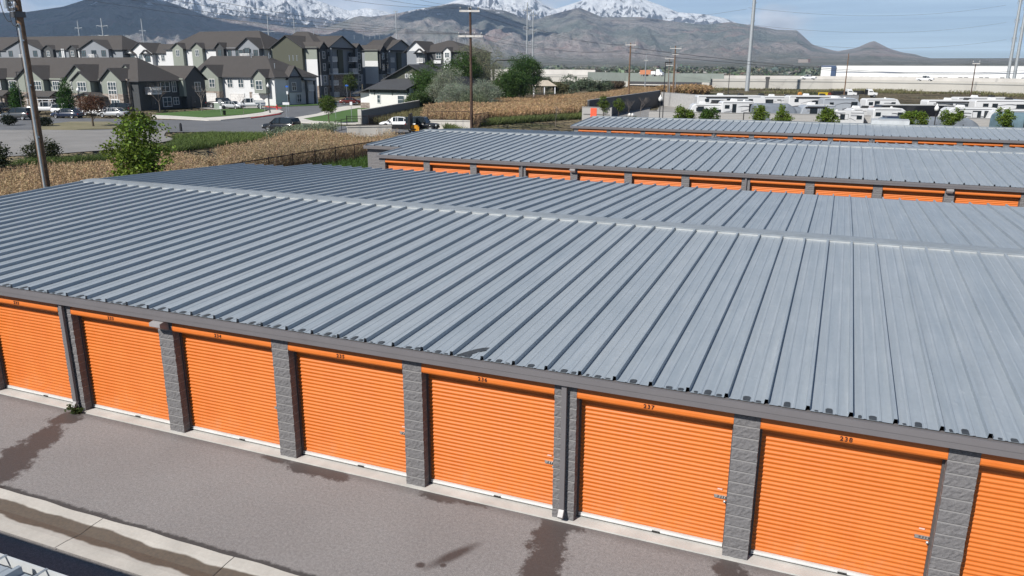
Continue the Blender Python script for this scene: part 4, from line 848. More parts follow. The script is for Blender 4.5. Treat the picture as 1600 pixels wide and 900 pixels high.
q = at_depth(514, 110.5); tree('small round green street tree on the lawn beside the corner walk', q, 3.9, [(0, 0, 2.75, 1.15, 1.1, 1.15), (.6, 0, 2.3, .75, .7, .7), (-.6, 0, 2.5, .7, .7, .8)], 240, 18, .16, .17, (.075, .12, .02), 31, tr=.07)
q = at_depth(548, 190); tree('young green tree in front of the shaded balconies of the olive gabled block', q, 6.2, [(0, 0, 4.2, 1.6, 1.5, 1.8), (.5, 0, 3.4, 1.4, 1.2, 1.2)], 170, 14, .25, .28, (.06, .09, .02), 32, tr=.1)
for u, d, h, lab in ((250, 139, 5.6, 'bare grey tree in front of the shaded house balcony'), (316, 138, 5.0, 'bare tree left of the lowered garage driveway'), (381, 128, 3.8, 'thin bare sapling before the white pickup')):
    q = at_depth(u, d); o = thing('tree', lab, 'tree', (q[0], q[1], 0)); bare(o, h, .08 if u != 381 else .04, int(u), 'grey_bark', 'trunk')
# clipped shrubs by the car park
for u, v, lab in ((15, 196, 'round dark clipped bush at the far left of the car park'), (71, 198, 'round dark clipped bush just right of the leaning timber pole')):
    q = G(u, v); o = thing('bush', lab, 'bush', (q[0], q[1], 0)); crown('foliage', o, [(0, 0, .7, 1.0, .9, .6)], 130, 16, .12, .16, (.012, .02, .008), .3, int(u)); trunk(o, .6, .05, 4, 3)
# --- willow thicket round the clubhouse: silver and deep green bushes
TH = [('deep green rounded tree against the clubhouse corner', 668, 148, 4.6, 2.6, (.06, .115, .026)), ('silver green willow shrub right of the clubhouse', 694, 143, 5.0, 2.6, (.25, .28, .21)), ('deep green tall tree behind the silver willow', 715, 158, 6.6, 2.9, (.055, .105, .024)), ('silver willow shrub just left of the dark crossarm pole', 716, 136, 3.4, 2.2, (.26, .30, .23)), ('pale olive spreading willow behind the dark crossarm pole', 752, 160, 8.8, 3.6, (.22, .23, .15)), ('silver willow shrub at the foot of the dark crossarm pole', 760, 140, 3.6, 2.4, (.25, .29, .22)), ('deep green tree right of the dark crossarm pole', 790, 156, 5.2, 3.0, (.055, .105, .026)), ('dense green tree at the right end of the thicket beside the shelter', 818, 168, 6.4, 3.4, (.05, .10, .026)), ('grey green bush between the clubhouse and the block wall', 655, 144, 2.0, 1.8, (.06, .1, .03)), ('low silver bush in front of the thicket, nearest the tan reeds', 735, 130, 2.2, 1.9, (.15, .18, .11)), ('yellow green small tree behind the low clubhouse roof', 676, 156, 5.6, 1.9, (.06, .11, .02))]
for i, (lab, u, d, h, w, c) in enumerate(TH):
    h *= 1.7; w *= 1.6; q = at_depth(u, d); rnd = random.Random(i+50); lobes = [(rnd.uniform(-.6, .6)*w, rnd.uniform(-.3, .3)*w, h*rnd.uniform(.35, .78), w*rnd.uniform(.4, .62), w*.5, h*rnd.uniform(.16, .26)) for _ in range(7)]+[(0, 0, h*.45, w*.6, w*.6, h*.35)]
    o = thing('willow' if c[0] > .1 else 'tree', lab, 'tree', (q[0], q[1], 0), 0, 'trees of the thicket beside the clubhouse'); trunk(o, h*.75, .1, 7, i, spread=.5); crown('crown', o, lobes, int(500+w*130), 17, .34, .24 if c[0] < .1 else .2, c, .35, i+90, aspect=.6 if c[0] < .1 else .35)
for i, (lab, u, d, h, w, c) in enumerate([('broad silver green bush right of the picnic shelter', 900, 215, 6.2, 4.6, (.11, .145, .095)), ('smaller silver green bush beside the broad one, towards the bridge', 938, 222, 4.6, 3.6, (.11, .14, .09)), ('olive bush just right of the picnic shelter posts', 877, 205, 3.8, 2.6, (.12, .12, .06)), ('pale bush behind the picnic shelter roof', 846, 225, 6.6, 3.0, (.13, .15, .1)), ('dry brown bush on the bank left of the bridge', 968, 240, 3.6, 4.2, (.12, .09, .06))]):
    q = at_depth(u, d); rnd = random.Random(i+70); lobes = [(rnd.uniform(-.6, .6)*w, rnd.uniform(-.3, .3)*w, h*rnd.uniform(.3, .75), w*rnd.uniform(.4, .6), w*.5, h*.22) for _ in range(7)]
    o = thing('bush', lab, 'bush', (q[0], q[1], 0), 0, 'bushes towards the bridge'); trunk(o, h*.6, .1, 6, i); crown('foliage', o, lobes, 420, 14, .3, .34, c, .3, i+120)
# --- trees along the trailer lot wall and in the entrance court
RT = [(1067, 186, 92, 1.45, 'pale leafed round tree farthest left along the trailer lot wall'), (1102, 188, 92, 1.35, 'dark round tree second from the left along the trailer lot wall'), (1185, 186, 92, 1.0, 'thin bright young tree third along the trailer lot wall, before the big grey cover'), (1219, 188, 91, 1.2, 'compact round tree before the grey trailer covers'), (1291, 189, 90, 1.3, 'bushy tree before the white trailer with two dark windows'), (1414, 186, 88, 1.25, 'round tree before the black gooseneck trailer'), (1437, 192, 87, .8, 'spindly small tree just left of the glass lamp post'), (1478, 190, 87, 1.25, 'wide tree just right of the glass lamp post'), (1562, 192, 86, 1.05, 'upright tree farthest right along the trailer lot wall')]
for i, (u, v, d, w, lab) in enumerate(RT):
    rr_ = random.Random(i*7+3); q = at_depth(u, d); top = CAM[2]-(v-20-103.5)*d/FPX; h = 3.3+.8*(w-1); zc = 2.45
    tree(lab, q, h, [(0, 0, zc, w*.6, w*.55, .75)]+[(rr_.uniform(-.75, .75)*w, rr_.uniform(-.5, .5)*w, zc+rr_.uniform(-.85, .95), w*rr_.uniform(.22, .5), w*rr_.uniform(.25, .45), rr_.uniform(.2, .5)) for _ in range(6)], int(140*w), 18, .13, .17, (.125, .185, .025) if i != 1 else (.06, .115, .02), 200+i, 'young trees along the trailer lot wall', tr=.05, limbs=5, th=.7)
for i, (u, d, h, lab, bareq) in enumerate([(942, 116, 4.0, 'yellow green tree behind the sign wall with the orange square', False), (966, 122, 3.4, 'thin leafed sapling against the dark wall, nearest the sign', False), (982, 120, 3.6, 'bare grey sapling against the dark wall', True), (1000, 128, 3.8, 'leafless twiggy sapling deepest along the dark wall', True), (868, 108, 3.0, 'slender pale sapling in the weeds left of the far roof', True)]):
    q = at_depth(u, d); o = thing('sapling', lab, 'tree', (q[0], q[1], 0), 0, 'saplings near the entrance sign')
    if bareq: bare(o, h, .04, 300+i, 'grey_bark', 'trunk')
    else: trunk(o, h*.7, .04, 5, i); crown('crown', o, [(0, 0, h*.72, .85, .8, h*.25), (.3, 0, h*.55, .6, .6, h*.2)], 90, 15, .14, .17, (.09, .13, .02), .3, 310+i)
for u, d, lab in ((979, 113, 'low green shrub under the bare sapling'), (991, 113, 'low green shrub right of the two white fixtures')):
    q = at_depth(u, d); o = thing('shrub', lab, 'shrub', (q[0], q[1], 0)); crown('foliage', o, [(0, 0, .5, .7, .7, .45)], 70, 16, .1, .15, (.06, .11, .02), .3, int(u))
# weed at the foot of the first downspout
q = G(122, 641); o = thing('weed', 'small green weed growing at the foot of the left downspout', 'weed', (q[0]+.02, q[1]-.12, .0)); crown('leaves', o, [(0, 0, .09, .16, .1, .07), (.12, 0, .06, .1, .08, .05)], 26, 9, .035, .075, (.06, .085, .025), .3, 77)
# --- reed beds and grass (uncountable)
def in_poly(P_, poly):
    x, y = P_[:, 0], P_[:, 1]; c = np.zeros(len(P_), bool); n = len(poly)
    for i in range(n):
        (x1, y1), (x2, y2) = poly[i], poly[(i+1) % n]
        if y1 != y2: c ^= ((y1 > y) != (y2 > y)) & (x < (x2-x1)*(y-y1)/(y2-y1)+x1)
    return c
def scatter(poly, n, rng):
    poly = np.array(poly); lo, hi = poly.min(0), poly.max(0); out = np.zeros((0, 2))
    while len(out) < n: p = rng.uniform(lo, hi, (n*2, 2)); out = np.concatenate([out, p[in_poly(p, poly)]])
    return out[:n]
def clumpy(p, sc, seed): return np.array([mnoise.noise(Vector((a*sc, b*sc, seed))) for a, b in p])
def blades(name, pts, h, w, base_col, top_col, seed, plume=0.0, lean=.22, hvar=.35, per=3, z0=None, wind=(.12, .05)):
    "leaning blades; with plume > 0 a feathery head of extra little blades on each stem"
    rng = np.random.default_rng(seed); n = len(pts); pts = np.repeat(pts, per, 0); hh = (np.repeat(h, per) if hasattr(h, '__len__') else np.full(n*per, h))*rng.uniform(1-hvar, 1+hvar*.4, n*per); N = n*per
    p0 = np.c_[pts+rng.normal(size=(N, 2))*.12, np.zeros(N) if z0 is None else np.repeat(z0, per)]; a = rng.uniform(0, 2*math.pi, N)
    ln = np.c_[rng.normal(size=N)*lean+wind[0], rng.normal(size=N)*lean+wind[1], np.ones(N)]*hh[:, None]; s = np.c_[np.cos(a), np.sin(a), np.zeros(N)]*w*rng.uniform(.6, 1.3, N)[:, None]
    p1 = p0+ln; V = [np.stack([p0-s*.5, p0+s*.5, p1+s*.18, p1-s*.18], 1)]; jit = (1+rng.uniform(-.3, .3, (N, 1)))*(1+rng.normal(size=(N, 3))*.05)
    tn = np.repeat(1+.42*clumpy(pts[::per], .11, seed+.5), per)[:, None]; jit = jit*tn*np.c_[np.ones(N), 1-.12*(tn[:, 0]-1), 1-.25*(tn[:, 0]-1)]
    cb = np.array(base_col)*jit; ct = np.array(top_col)*jit; C_ = [np.stack([cb, cb, ct, ct], 1)]
    if plume:
        K = 6; q = np.repeat(p1, K, 0); M_ = len(q); q = q-np.repeat(ln, K, 0)*rng.uniform(0, .24, (M_, 1)); d = rng.normal(size=(M_, 3))*np.array([1, 1, .8])+np.array([.5, .2, .15]); d /= np.linalg.norm(d, axis=1)[:, None]
        L_ = plume*rng.uniform(.6, 1.3, (M_, 1)); b = np.cross(d, rng.normal(size=(M_, 3))); b /= np.linalg.norm(b, axis=1)[:, None]+1e-9; b *= L_*.17
        V.append(np.stack([q, q+d*L_*.5+b, q+d*L_, q+d*L_*.5-b], 1)); c = np.repeat(ct, K, 0)*rng.uniform(.75, 1.3, (M_, 1)); C_.append(np.stack([c, c, c, c], 1))
    o = link(name, quads_mesh(name, np.concatenate([v.reshape(-1, 3) for v in V]), REED, np.clip(np.concatenate([c.reshape(-1, 3) for c in C_]), .004, 1))); return tag(o, kind='stuff')
g2 = lambda u, v, z=0: tuple(G(u, v, z)[:2])
bed = [(-18.4, 46), (-18.4, 22), (-19.2, 14), (-34, 10), (-60, 28)]+[g2(u, v, 2.1) for u, v in ((-160, 256), (0, 250), (100, 246), (180, 240), (230, 236), (290, 224), (340, 219), (400, 213), (430, 208), (460, 202), (500, 199), (560, 208), (610, 206))]+[(-24.5, 58), (-19, 52)]
rng = np.random.default_rng(5); p = scatter(bed, 20000, rng); cl = clumpy(p, .16, 2.0); p = p[cl > -.32]; cl = cl[cl > -.32]
blades('reed_bed', p, 1.75+.5*cl, .026, (.31, .245, .165), (.42, .31, .19), 6, .125, per=3)
bed2 = [g2(*a) for a in ((660, 199), (745, 199), (760, 192), (900, 184), (914, 174), (968, 161), (1012, 153), (1026, 151), (1026, 148.5), (990, 147.5), (960, 151), (900, 158), (850, 162), (800, 167), (700, 174), (668, 181))]
p = scatter(bed2, 22000, rng); cl = clumpy(p, .07, 9.0); p = p[cl > -.27]; cl = cl[cl > -.27]; dist = np.hypot(p[:, 0]-CAM[0], p[:, 1]-CAM[1])
blades('reed_bed', p, 1.8+.8*cl, .05, (.36, .285, .19), (.41, .285, .165), 8, .22, per=3)
p = scatter([g2(*a) for a in ((1026, 149.5), (1046, 151), (1100, 151), (1108, 147), (1080, 144), (1055, 146), (1026, 146.5))], 2200, rng); blades('reed_bed', p, 2.2, .11, (.29, .2, .11), (.38, .25, .13), 9, .55, per=3)
# green verge between the reeds and the street, weeds by the fence
verge = [g2(u, v, .5) for u, v in ((-60, 262), (60, 246), (150, 242), (200, 236), (262, 224), (275, 216), (272, 210), (330, 206), (430, 207), (420, 214), (340, 222), (290, 228), (230, 240), (180, 244), (100, 250), (0, 254))]
p = scatter(verge, 6500, rng); blades('grass_verge', p, .62, .045, (.05, .08, .025), (.12, .17, .05), 10, 0, .5, per=4)
p = scatter([(-17.3, 30), (-17.3, 46), (-10.2, 46), (-9.4, 36), (-12, 30)], 3600, rng); blades('grass_weeds', p, .8, .04, (.035, .065, .015), (.07, .13, .03), 11, 0, .5, per=4)
p = scatter([g2(*a) for a in ((690, 201), (760, 196), (905, 186), (925, 176), (890, 180), (760, 192), (690, 196))]+[(-12, 60)], 5000, rng); blades('grass_weeds', p, .8, .06, (.06, .085, .03), (.14, .17, .06), 12, 0, .5, per=4)
p = scatter([g2(*a) for a in ((572, 192), (600, 181), (650, 172), (668, 175), (664, 184), (640, 192), (606, 195))], 1500, rng); blades('grass_weeds', p, .9, .06, (.07, .08, .035), (.2, .18, .09), 13, 0, .5, per=4)
p = scatter([(-35, 12), (-17, 16), (-11, 22), (-10.4, 4), (-20, -2)], 3500, rng); blades('grass_weeds', p, .5, .04, (.06, .07, .03), (.16, .14, .06), 14, 0, .5, per=4)
p = scatter([g2(*a) for a in ((415, 222), (470, 214), (520, 208), (520, 214), (450, 224))], 900, rng); blades('sage_brush', p[::2], 1.35, .06, (.10, .12, .07), (.2, .24, .16), 15, .22, .35, per=3)
# embankment grass below the freeway wall, scrub at the lot edge
p = scatter([g2(*a) for a in ((1105, 146), (1180, 147), (1330, 146), (1480, 147), (1610, 153), (1610, 149), (1480, 141.5), (1330, 139.5), (1180, 140), (1105, 139))], 2600, rng); cl = clumpy(p, .05, 4.0); p = p[cl > -.1]; blades('grass_bank', p, .7, .2, (.11, .105, .05), (.21, .2, .10), 16, 0, .5, per=3)
# belt of trees across the valley, a far-off wood
def belt(name, n, d0, d1, u0, u1, hs, col, seed):
    rng = np.random.default_rng(seed); V = []; C_ = []; 
    for _ in range(n):
        d = rng.uniform(d0, d1); q = at_depth(rng.uniform(u0, u1), d, 0); h = hs*rng.uniform(.5, 1.25)*(.6+.4*d/d0); m = 22; c = rng.normal(size=(m, 3))*np.array([.55, .55, .3])*h*.6; base = np.array([q[0], q[1], -3.5+h*.55])
        t = np.array(col)*rng.uniform(.55, 1.5)*(1+rng.normal(size=3)*.1); v, cc = leaves(base+c, h*.55, np.repeat(np.clip(t, .01, 1)[None], m, 0)*rng.uniform(.75, 1.2, (m, 1)), rng); V.append(v); C_.append(cc)
    return tag(link(name, quads_mesh(name, np.concatenate(V), LEAF, np.concatenate(C_))), kind='stuff')
belt('distant_wood', 850, 700, 2100, 760, 1330, 6.5, (.16, .18, .135), 41)
belt('distant_wood', 400, 900, 2000, -60, 760, 8, (.1, .12, .085), 42)
# ------------------------------------------------------------------ utility poles, wires, lamps, fences
def insulator(par, loc, s=1.0, mat=None):
    m = MB(); m.lathe([(0, 0), (.02*s, 0), (.02*s, .08*s), (.055*s, .09*s), (.05*s, .13*s), (.06*s, .16*s), (.03*s, .24*s), (0, .25*s)], (0, 0, 0), 8); return m.build('insulator', mat or P('porcelain', (.42, .42, .42), .3), par, loc)
# left timber pole with its galvanised riser
d = 39.0; q = at_depth(84, d); H = 11.6
o = thing('utility_pole', 'brown timber utility pole with a galvanised riser pipe, nearest at the left', 'utility pole', (q[0], q[1], 0), -YAW*-1)
m = MB(); m.tube([(0, 0, -.2), (-.02, 0, 4), (0, 0, 8), (-.01, 0, H)], [.185, .175, .16, .145], 14); m.build('pole', MAT['wood_pole'], o)
m = MB(); m.tube([(.29, -.16, -.2), (.29, -.16, 9.55)], .058, 10); m.tube([(.29, -.16, 9.5), (.29, -.16, 9.68), (.33, -.2, 9.72), (.40, -.24, 9.66)], .07, 8); rp = m.build('riser_pipe', P('riser_zinc', (.45, .5, .53), .4, .5), o)
for z in (2.2, 4.6, 7.0, 9.0): m = MB(); m.box(.1, .36, -.14, -.06, z, z+.07); m.build('pipe_bracket', MAT['galvanised'], rp)
m = MB(); m.tube([(-.13, -.17, 2), (-.13, -.17, 10.8)], .014, 5); m.build('ground_wire', MAT['black_metal'], o)
for z, w in ((10.75, .9), (10.35, .7)):
    m = MB(); m.box(-w, w*.75, -.28, -.17, z, z+.11); a = m.build('crossarm', P('dark_steel', (.1, .1, .105), .5, .4), o)
    for x in (-w+.05, -w*.45, w*.6): insulator(a, (x, -.22, z+.11), 1.1)
m = MB(); m.cyl((-.35, -.38, 10.45), .11, .5, 'z', 10); m.build('cutout_switch', MAT['galvanised'], o); m = MB(); m.box(-.22, .24, -.3, .2, 10.05, 10.3); m.build('pole_clamp', P('dark_steel'), o)
for k, pts in enumerate(([(.4, -.24, 9.66), (.62, -.35, 9.8), (.66, -.35, 10.2), (.35, -.3, 10.6)], [(.38, -.24, 9.66), (.2, -.45, 9.55), (-.1, -.4, 10.0), (-.2, -.3, 10.4)], [(-.25, -.3, 9.9), (-.7, -.4, 9.75), (-1.1, -.4, 10.2), (-1.3, -.4, 11.0)])):
    m = MB(); c = [np.array(p) for p in pts]; sm = [(1-t)**3*c[0]+3*t*(1-t)**2*c[1]+3*t*t*(1-t)*c[2]+t**3*c[3] for t in np.linspace(0, 1, 12)]; m.tube(sm, .017, 6); m.build('jumper_cable', MAT['black_rubber'], o)
# dark pole with two white crossarms
d = 101.5; q = at_depth(737, d); H2 = CAM[2]+(103-18)*d/FPX; k = d/FPX; zz = lambda v: CAM[2]+(102.8-v)*k
o2 = thing('utility_pole', 'dark timber utility pole with two white crossarms behind the second roof', 'utility pole', (q[0], q[1], 0), RZ)
m = MB(); m.tube([(0, 0, -.2), (0, 0, 6), (-.03, 0, zz(20))], [.2, .18, .13], 12); m.build('pole', MAT['dark_wood_pole'], o2)
for v, w, off in ((24, 1.25, -.1), (60, 1.55, -.05)):
    m = MB(); m.box(-w+off, w+off, -.3, -.18, zz(v)-.12, zz(v)+.12); a = m.build('crossarm', P('white_arm', (.62, .6, .57), .6), o2)
    for x in (-w+.12, (-.55 if v == 60 else -.1), .55 if v == 60 else .2, w-.15): insulator(a, (x+off, -.24, zz(v)+.12), 1.5)
m = MB(); m.tube([(0, -.02, zz(20)), (.02, -.02, zz(15.5))], .05, 6); m.build('pole_top_pin', MAT['galvanised'], o2)
def pole_far(label, u, vt, d, r, mat, arms=(), group='wooden poles towards the bridge', name='utility_pole', cat='utility pole', base=0):
    q = at_depth(u, d); k = d/FPX; hv = 101+u/1600*3.7; z = lambda v: CAM[2]+(hv-v)*k
    o = thing(name, label, cat, (q[0], q[1], base), RZ, group); m = MB(); m.tube([(0, 0, -.3), (0, 0, z(vt)-base)], [r, r*.62], 10); m.build('pole', mat if not isinstance(mat, str) else MAT[mat], o)
    for v, w in arms: m = MB(); m.box(-w, w, -r-.1, -r, z(v)-.08-base, z(v)+.08-base); a = m.build('crossarm', P('white_arm'), o); [insulator(a, (x, -r-.05, z(v)+.08-base), 1.8) for x in (-w+.1, w-.1)]
    return o
pole_far('pale brown timber pole rising from the reeds behind the sign wall', 981, 69, 150, .2, 'wood_pole', ((72, 1.0),))
pole_far('orange brown timber pole, tallest in the cluster before the bridge', 1051, 73, 205, .24, 'wood_pole', ((77, 1.5), (86, .8)))
pole_far('grey brown pole with two crossarms left in the cluster before the bridge', 1043, 91, 215, .17, 'grey_bark', ((92, 1.3), (102, 1.0)))
pole_far('short pale steel post left of the cluster, topped by a switch', 1007, 85, 225, .17, 'galvanised', ((95, .5),))
pole_far('thin pale post close behind the tallest orange brown pole', 1054, 100, 215, .11, 'galvanised'); pole_far('thin pale post between the two poles of the cluster', 1045, 113, 210, .11, 'galvanised')
pole_far('thin brown timber pole left before the long white warehouse', 1318, 84, 200, .16, 'wood_pole', group='poles before the white warehouse')
pole_far('thin dark pole with a short crossarm before the warehouse, right', 1513, 99, 150, .12, 'dark_wood_pole', ((99, .7),), group='poles before the white warehouse')
STEEL = P('weathered_steel', (.42, .45, .47), .5, .4)
o = pole_far('very tall pale tapered steel pole between the bridge and the trailers', 1167, -60, 268, .72, STEEL, group=None, name='transmission_pole', cat='transmission pole')
kk = 268/FPX
for v in (12, 38, 60): m = MB(); zv = CAM[2]+(103.7-v)*kk; m.tube([(0, 0, zv), (.9, 0, zv+.4)], .12, 6); m.build('arm', STEEL, o)
def tower_pole(label, u, vt, d, r, arms, aw, group): 
    o = pole_far(label, u, vt, d, r, STEEL, group=group, name='transmission_pole', cat='transmission pole'); k = d/FPX; hv = 101+u/1600*3.7
    for v in arms:
        z = CAM[2]+(hv-v)*k; m = MB(); m.tube([(-aw, 0, z+.35), (0, 0, z), (aw, 0, z+.35)], .16, 6); a = m.build('arm', STEEL, o)
        for x in (-aw, aw): i = MB(); i.tube([(x, 0, z+.3), (x, 0, z-1.2)], .09, 5); i.build('insulator', MAT['galvanised'], a)
    return o
GP = 'steel transmission poles before the mountains'
for a in (('steel transmission pole farthest left, above the grey apartment roofs', 133, 37, 520, .45, (48,), 2.2), ('steel transmission pole with wide low arms above the left apartment roofs', 170, 33, 480, .5, (45, 59), 3.4), ('plain steel transmission pole above the white gabled apartment end', 231, 34, 540, .45, (52,), 2.2), ('steel transmission pole with low arms left of the olive gabled block', 425, 28, 520, .45, (53,), 4.2), ('plain steel transmission pole above the brown roof of the olive gabled block', 465, 30, 560, .42, (40,), 1.6), ('single steel transmission pole above the second balcony block', 622, 23, 500, .5, (23,), 1.2), ('left one of the twin steel poles right of the crossarm pole', 823, 10, 330, .36, (22, 46, 68), 1.6), ('right one of the twin steel poles right of the crossarm pole', 832, 23, 330, .36, (29, 51, 73), 1.6)): tower_pole(*a, GP)
for a in (('left one of the two tall steel poles rising past the warehouse', 1572, -80, 330, .68, (8, 35, 62), 1.0), ('right one of the two tall steel poles rising past the warehouse', 1582, -80, 330, .68, (18, 47), 1.0)): tower_pole(*a, 'tall steel poles at the right')
# wires
def wire(label, A, B, sag, r, group):
    A, B = np.array(A, float), np.array(B, float); pts = [A+(B-A)*t-np.array([0, 0, sag*4*t*(1-t)]) for t in np.linspace(0, 1, 25)]; m = MB(); m.tube(pts, r, 4, caps=False); return tag(m.build('power_line', P('wire', (.12, .125, .135), .6)), label, 'power line', group)
pw = lambda x, v: o2.matrix_basis @ Vector((x, -.24, zz(v)))
GW = 'wires strung between the poles'
for x, v, ue, ve, nm in ((-1.45, 57, -140, -50, 'outer left'), (-.55, 57, -100, -60, 'inner left'), (.55, 57, -60, -70, 'inner right'), (1.4, 57, -20, -80, 'outer right')): wire('wire from the %s insulator of the lower white crossarm to the upper left' % nm, pw(x, v), DP(ue, ve, 62), 1.3, .016, GW)
for x, v, ue, ve, nm in ((-1.2, 20, 330, -45, 'left end'), (.1, 20, 400, -55, 'middle'), (1.1, 20, 470, -65, 'right end')): wire('wire from the %s of the upper white crossarm to the upper left' % nm, pw(x, v), DP(ue, ve, 70), .9, .014, GW)
for x, v, dv, nm in ((-1.2, 20, 70, 'left end of the upper'), (1.1, 20, 71, 'right end of the upper'), (-1.4, 57, 78, 'left end of the lower'), (1.4, 57, 79, 'right end of the lower')): wire('wire from the %s white crossarm down to the reeds' % nm, pw(x, v), DP(980+(x > 0)*3, dv, 150), 1.1, .018, GW)
for va, vb, nm in ((72, 92, 'upper'), (80, 99, 'lower')): wire('%s pale wire running right from the pole in the reeds across the benches' % nm, DP(981, va+2, 150), DP(1700, vb+6, 330), 4.5 if nm == 'upper' else 3.5, .05, GW)
for v, w in ((22, 14), (46, 42), (68, 68)): wire('transmission wire strung from the twin steel poles at arm height %s' % {22: 'top', 46: 'middle', 68: 'bottom'}[v], DP(823, v, 330), DP(1167, w, 268), 3.2, .03, 'transmission wires')
for v, w in ((24, 46), (20, 53)): wire('transmission wire strung between the left steel poles, %s one' % {24: 'thicker', 20: 'lower'}[v], DP(622, v, 500), DP(231, w, 540), 5, .045, 'transmission wires')
for v, w, nm in ((12, 8, 'top'), (38, 35, 'middle'), (60, 62, 'bottom')): wire('%s transmission wire from the tall tapered pole to the right pair' % nm, DP(1169, v, 268), DP(1572, w, 330), 3.4, .03, 'transmission wires')
# street lamps
def lamp_post(label, u, d, h, globe, group=None, dark=True):
    q = at_depth(u, d); o = thing('street_lamp', label, 'street lamp', (q[0], q[1], 0), RZ, group); m = MB()
    m.tube([(0, 0, -.1), (0, 0, .5), (0, 0, .55), (0, 0, h)], [.12, .11, .065, .05], 10); m.build('post', MAT['black_metal'], o)
    if globe:
        m = MB(); m.lathe([(.06, 0), (.2, .08), (.24, .3), (.18, .5), (.08, .56), (.07, .66), (.02, .8), (0, .81)], (0, 0, h), 12); m.build('lamp_globe', MAT['lamp_lens'], o); m = MB(); m.lathe([(.05, -.12), (.14, -.05), (.16, .01), (.06, .012)], (0, 0, h), 12); m.build('globe_collar', MAT['black_metal'], o)
    else:
        m = MB(); m.box(-.05, .75, -.14, .14, h-.03, h+.09); m.build('lamp_head', MAT['black_metal'], o); m = MB(); m.box(.25, .7, -.11, .11, h-.05, h-.032); m.build('lens', MAT['lamp_lens'], o)
    return o
lamp_post('tall black lamp post with a shoebox head near the entrance', 1034, 98, 8.4, False); lamp_post('black lamp post with white globe at the corner of the trailer lot', 1029, 96, 3.9, True); lamp_post('black lamp post with frosted glass globe before the black gooseneck trailer', 1456, 87, 3.35, True); lamp_post('tall thin black lamp post among the trailers left of the steel pole', 1135, 132, 7.6, False)
lamp_post('black street lamp with white globe in front of the town house porch', 128, 122, 3.9, True); lamp_post('black street lamp just left of the leaning timber pole', 37, 120, 6.8, False)
lamp_post('slim black street lamp at the red kerb corner', 422, 134, 4.3, True)
# chain fences
def fence(label, pts, h, step, base=0.0, rails=(.97, .06), mesh=True, r=.036, name='fence'):
    "posts are parts, each bay's mesh of pickets one part"
    o = thing(name, label, 'fence', (0, 0, 0)); rl = MB(); infill = MB()
    for (x0, y0), (x1, y1) in zip(pts[:-1], pts[1:]):
        L_ = math.hypot(x1-x0, y1-y0); n = max(1, round(L_/step))
        for zr_ in rails: rl.tube([(x0, y0, base+h*zr_), (x1, y1, base+h*zr_)], r*.95, 6)
        for i in range(n+1 if (x1, y1) == pts[-1] else n):
            t = i/n; m = MB(); m.tube([(0, 0, 0), (0, 0, h)], r, 6); m.lathe([(r, 0), (r*1.5, .02), (0, .07)], (0, 0, h), 6); m.build('post', P('fence_metal', (.035, .022, .02), .6, .3), o, (x0+(x1-x0)*t, y0+(y1-y0)*t, base))
        if mesh:
            k = int(L_/.11)
            for i in range(k): t = (i+.5)/k; infill.box(x0+(x1-x0)*t-.005, x0+(x1-x0)*t+.005, y0+(y1-y0)*t-.005, y0+(y1-y0)*t+.005, base+h*.06, base+h*.97)
    rl.build('rails', MAT['fence_metal'], o)
    if mesh: tag(infill.build('pickets', MAT['fence_metal'], o), kind='stuff')
    return o
fence('dark rust brown iron fence along the reeds beside the storage yard', [(-17.4, 19), (-17.4, 45.5), (-14.5, 53), (-11, 62)], 1.8, 2.75)
def parapet(label, A, B, h, th, mat, fl, name='parapet_wall', fstep=2.4):
    A, B = np.array(A), np.array(B); dx = B-A; L_ = float(np.hypot(*dx)); o = thing(name, label, 'wall', (A[0], A[1], 0), math.atan2(dx[1], dx[0])); m = MB(); m.box(0, L_, -th/2, th/2, -.1, h); m.build('wall', mat, o); m = MB(); m.box(-.05, L_+.05, -th/2-.06, th/2+.06, h, h+.12); m.build('coping', MAT['pale_concrete'], o)
    if fl: f = fence(fl, [tuple(A), tuple(B)], 1.15, fstep, h+.12)
    return o
parapet('cream concrete culvert parapet among the tan reeds under a black rail', g2(543, 213), g2(612, 211.5), 1.05, .35, MAT['pale_concrete'], 'black iron rail on the cream parapet beside the flatbed truck', fstep=2.4)
parapet('cream concrete parapet left of the dark crossarm pole', g2(669, 201.5), g2(735, 202.5), 1.05, .35, MAT['pale_concrete'], 'brown iron rail on the cream parapet left of the dark crossarm pole', fstep=2.2)
fence('short brown iron rail running back from the dark crossarm pole', [g2(737, 203), g2(763, 197)], 1.3, 1.8, .6)
fence('black iron rail stepping down to the street from the parapet rail', [g2(525, 212), g2(543, 207), g2(565, 207)], 1.3, 2.2, .4, mesh=False)
# grey block wall stepping back from the street
BLK2 = block_mat('smooth_grey_block', (.24, .235, .235), (.29, .285, .28), (.2, .2, .2))
parapet('grey block garden wall running back from the street to the clubhouse', g2(564, 194.5), g2(655, 174), 1.85, .25, BLK2, None, 'garden_wall')
q = g2(563, 195); m = MB(); m.box(-.25, .25, -.25, .25, 0, 2.1); tag(m.build('gate_pier', MAT['pale_concrete'], None, (q[0], q[1], 0), RZ), 'pale pier at the street end of the grey garden wall', 'pier')
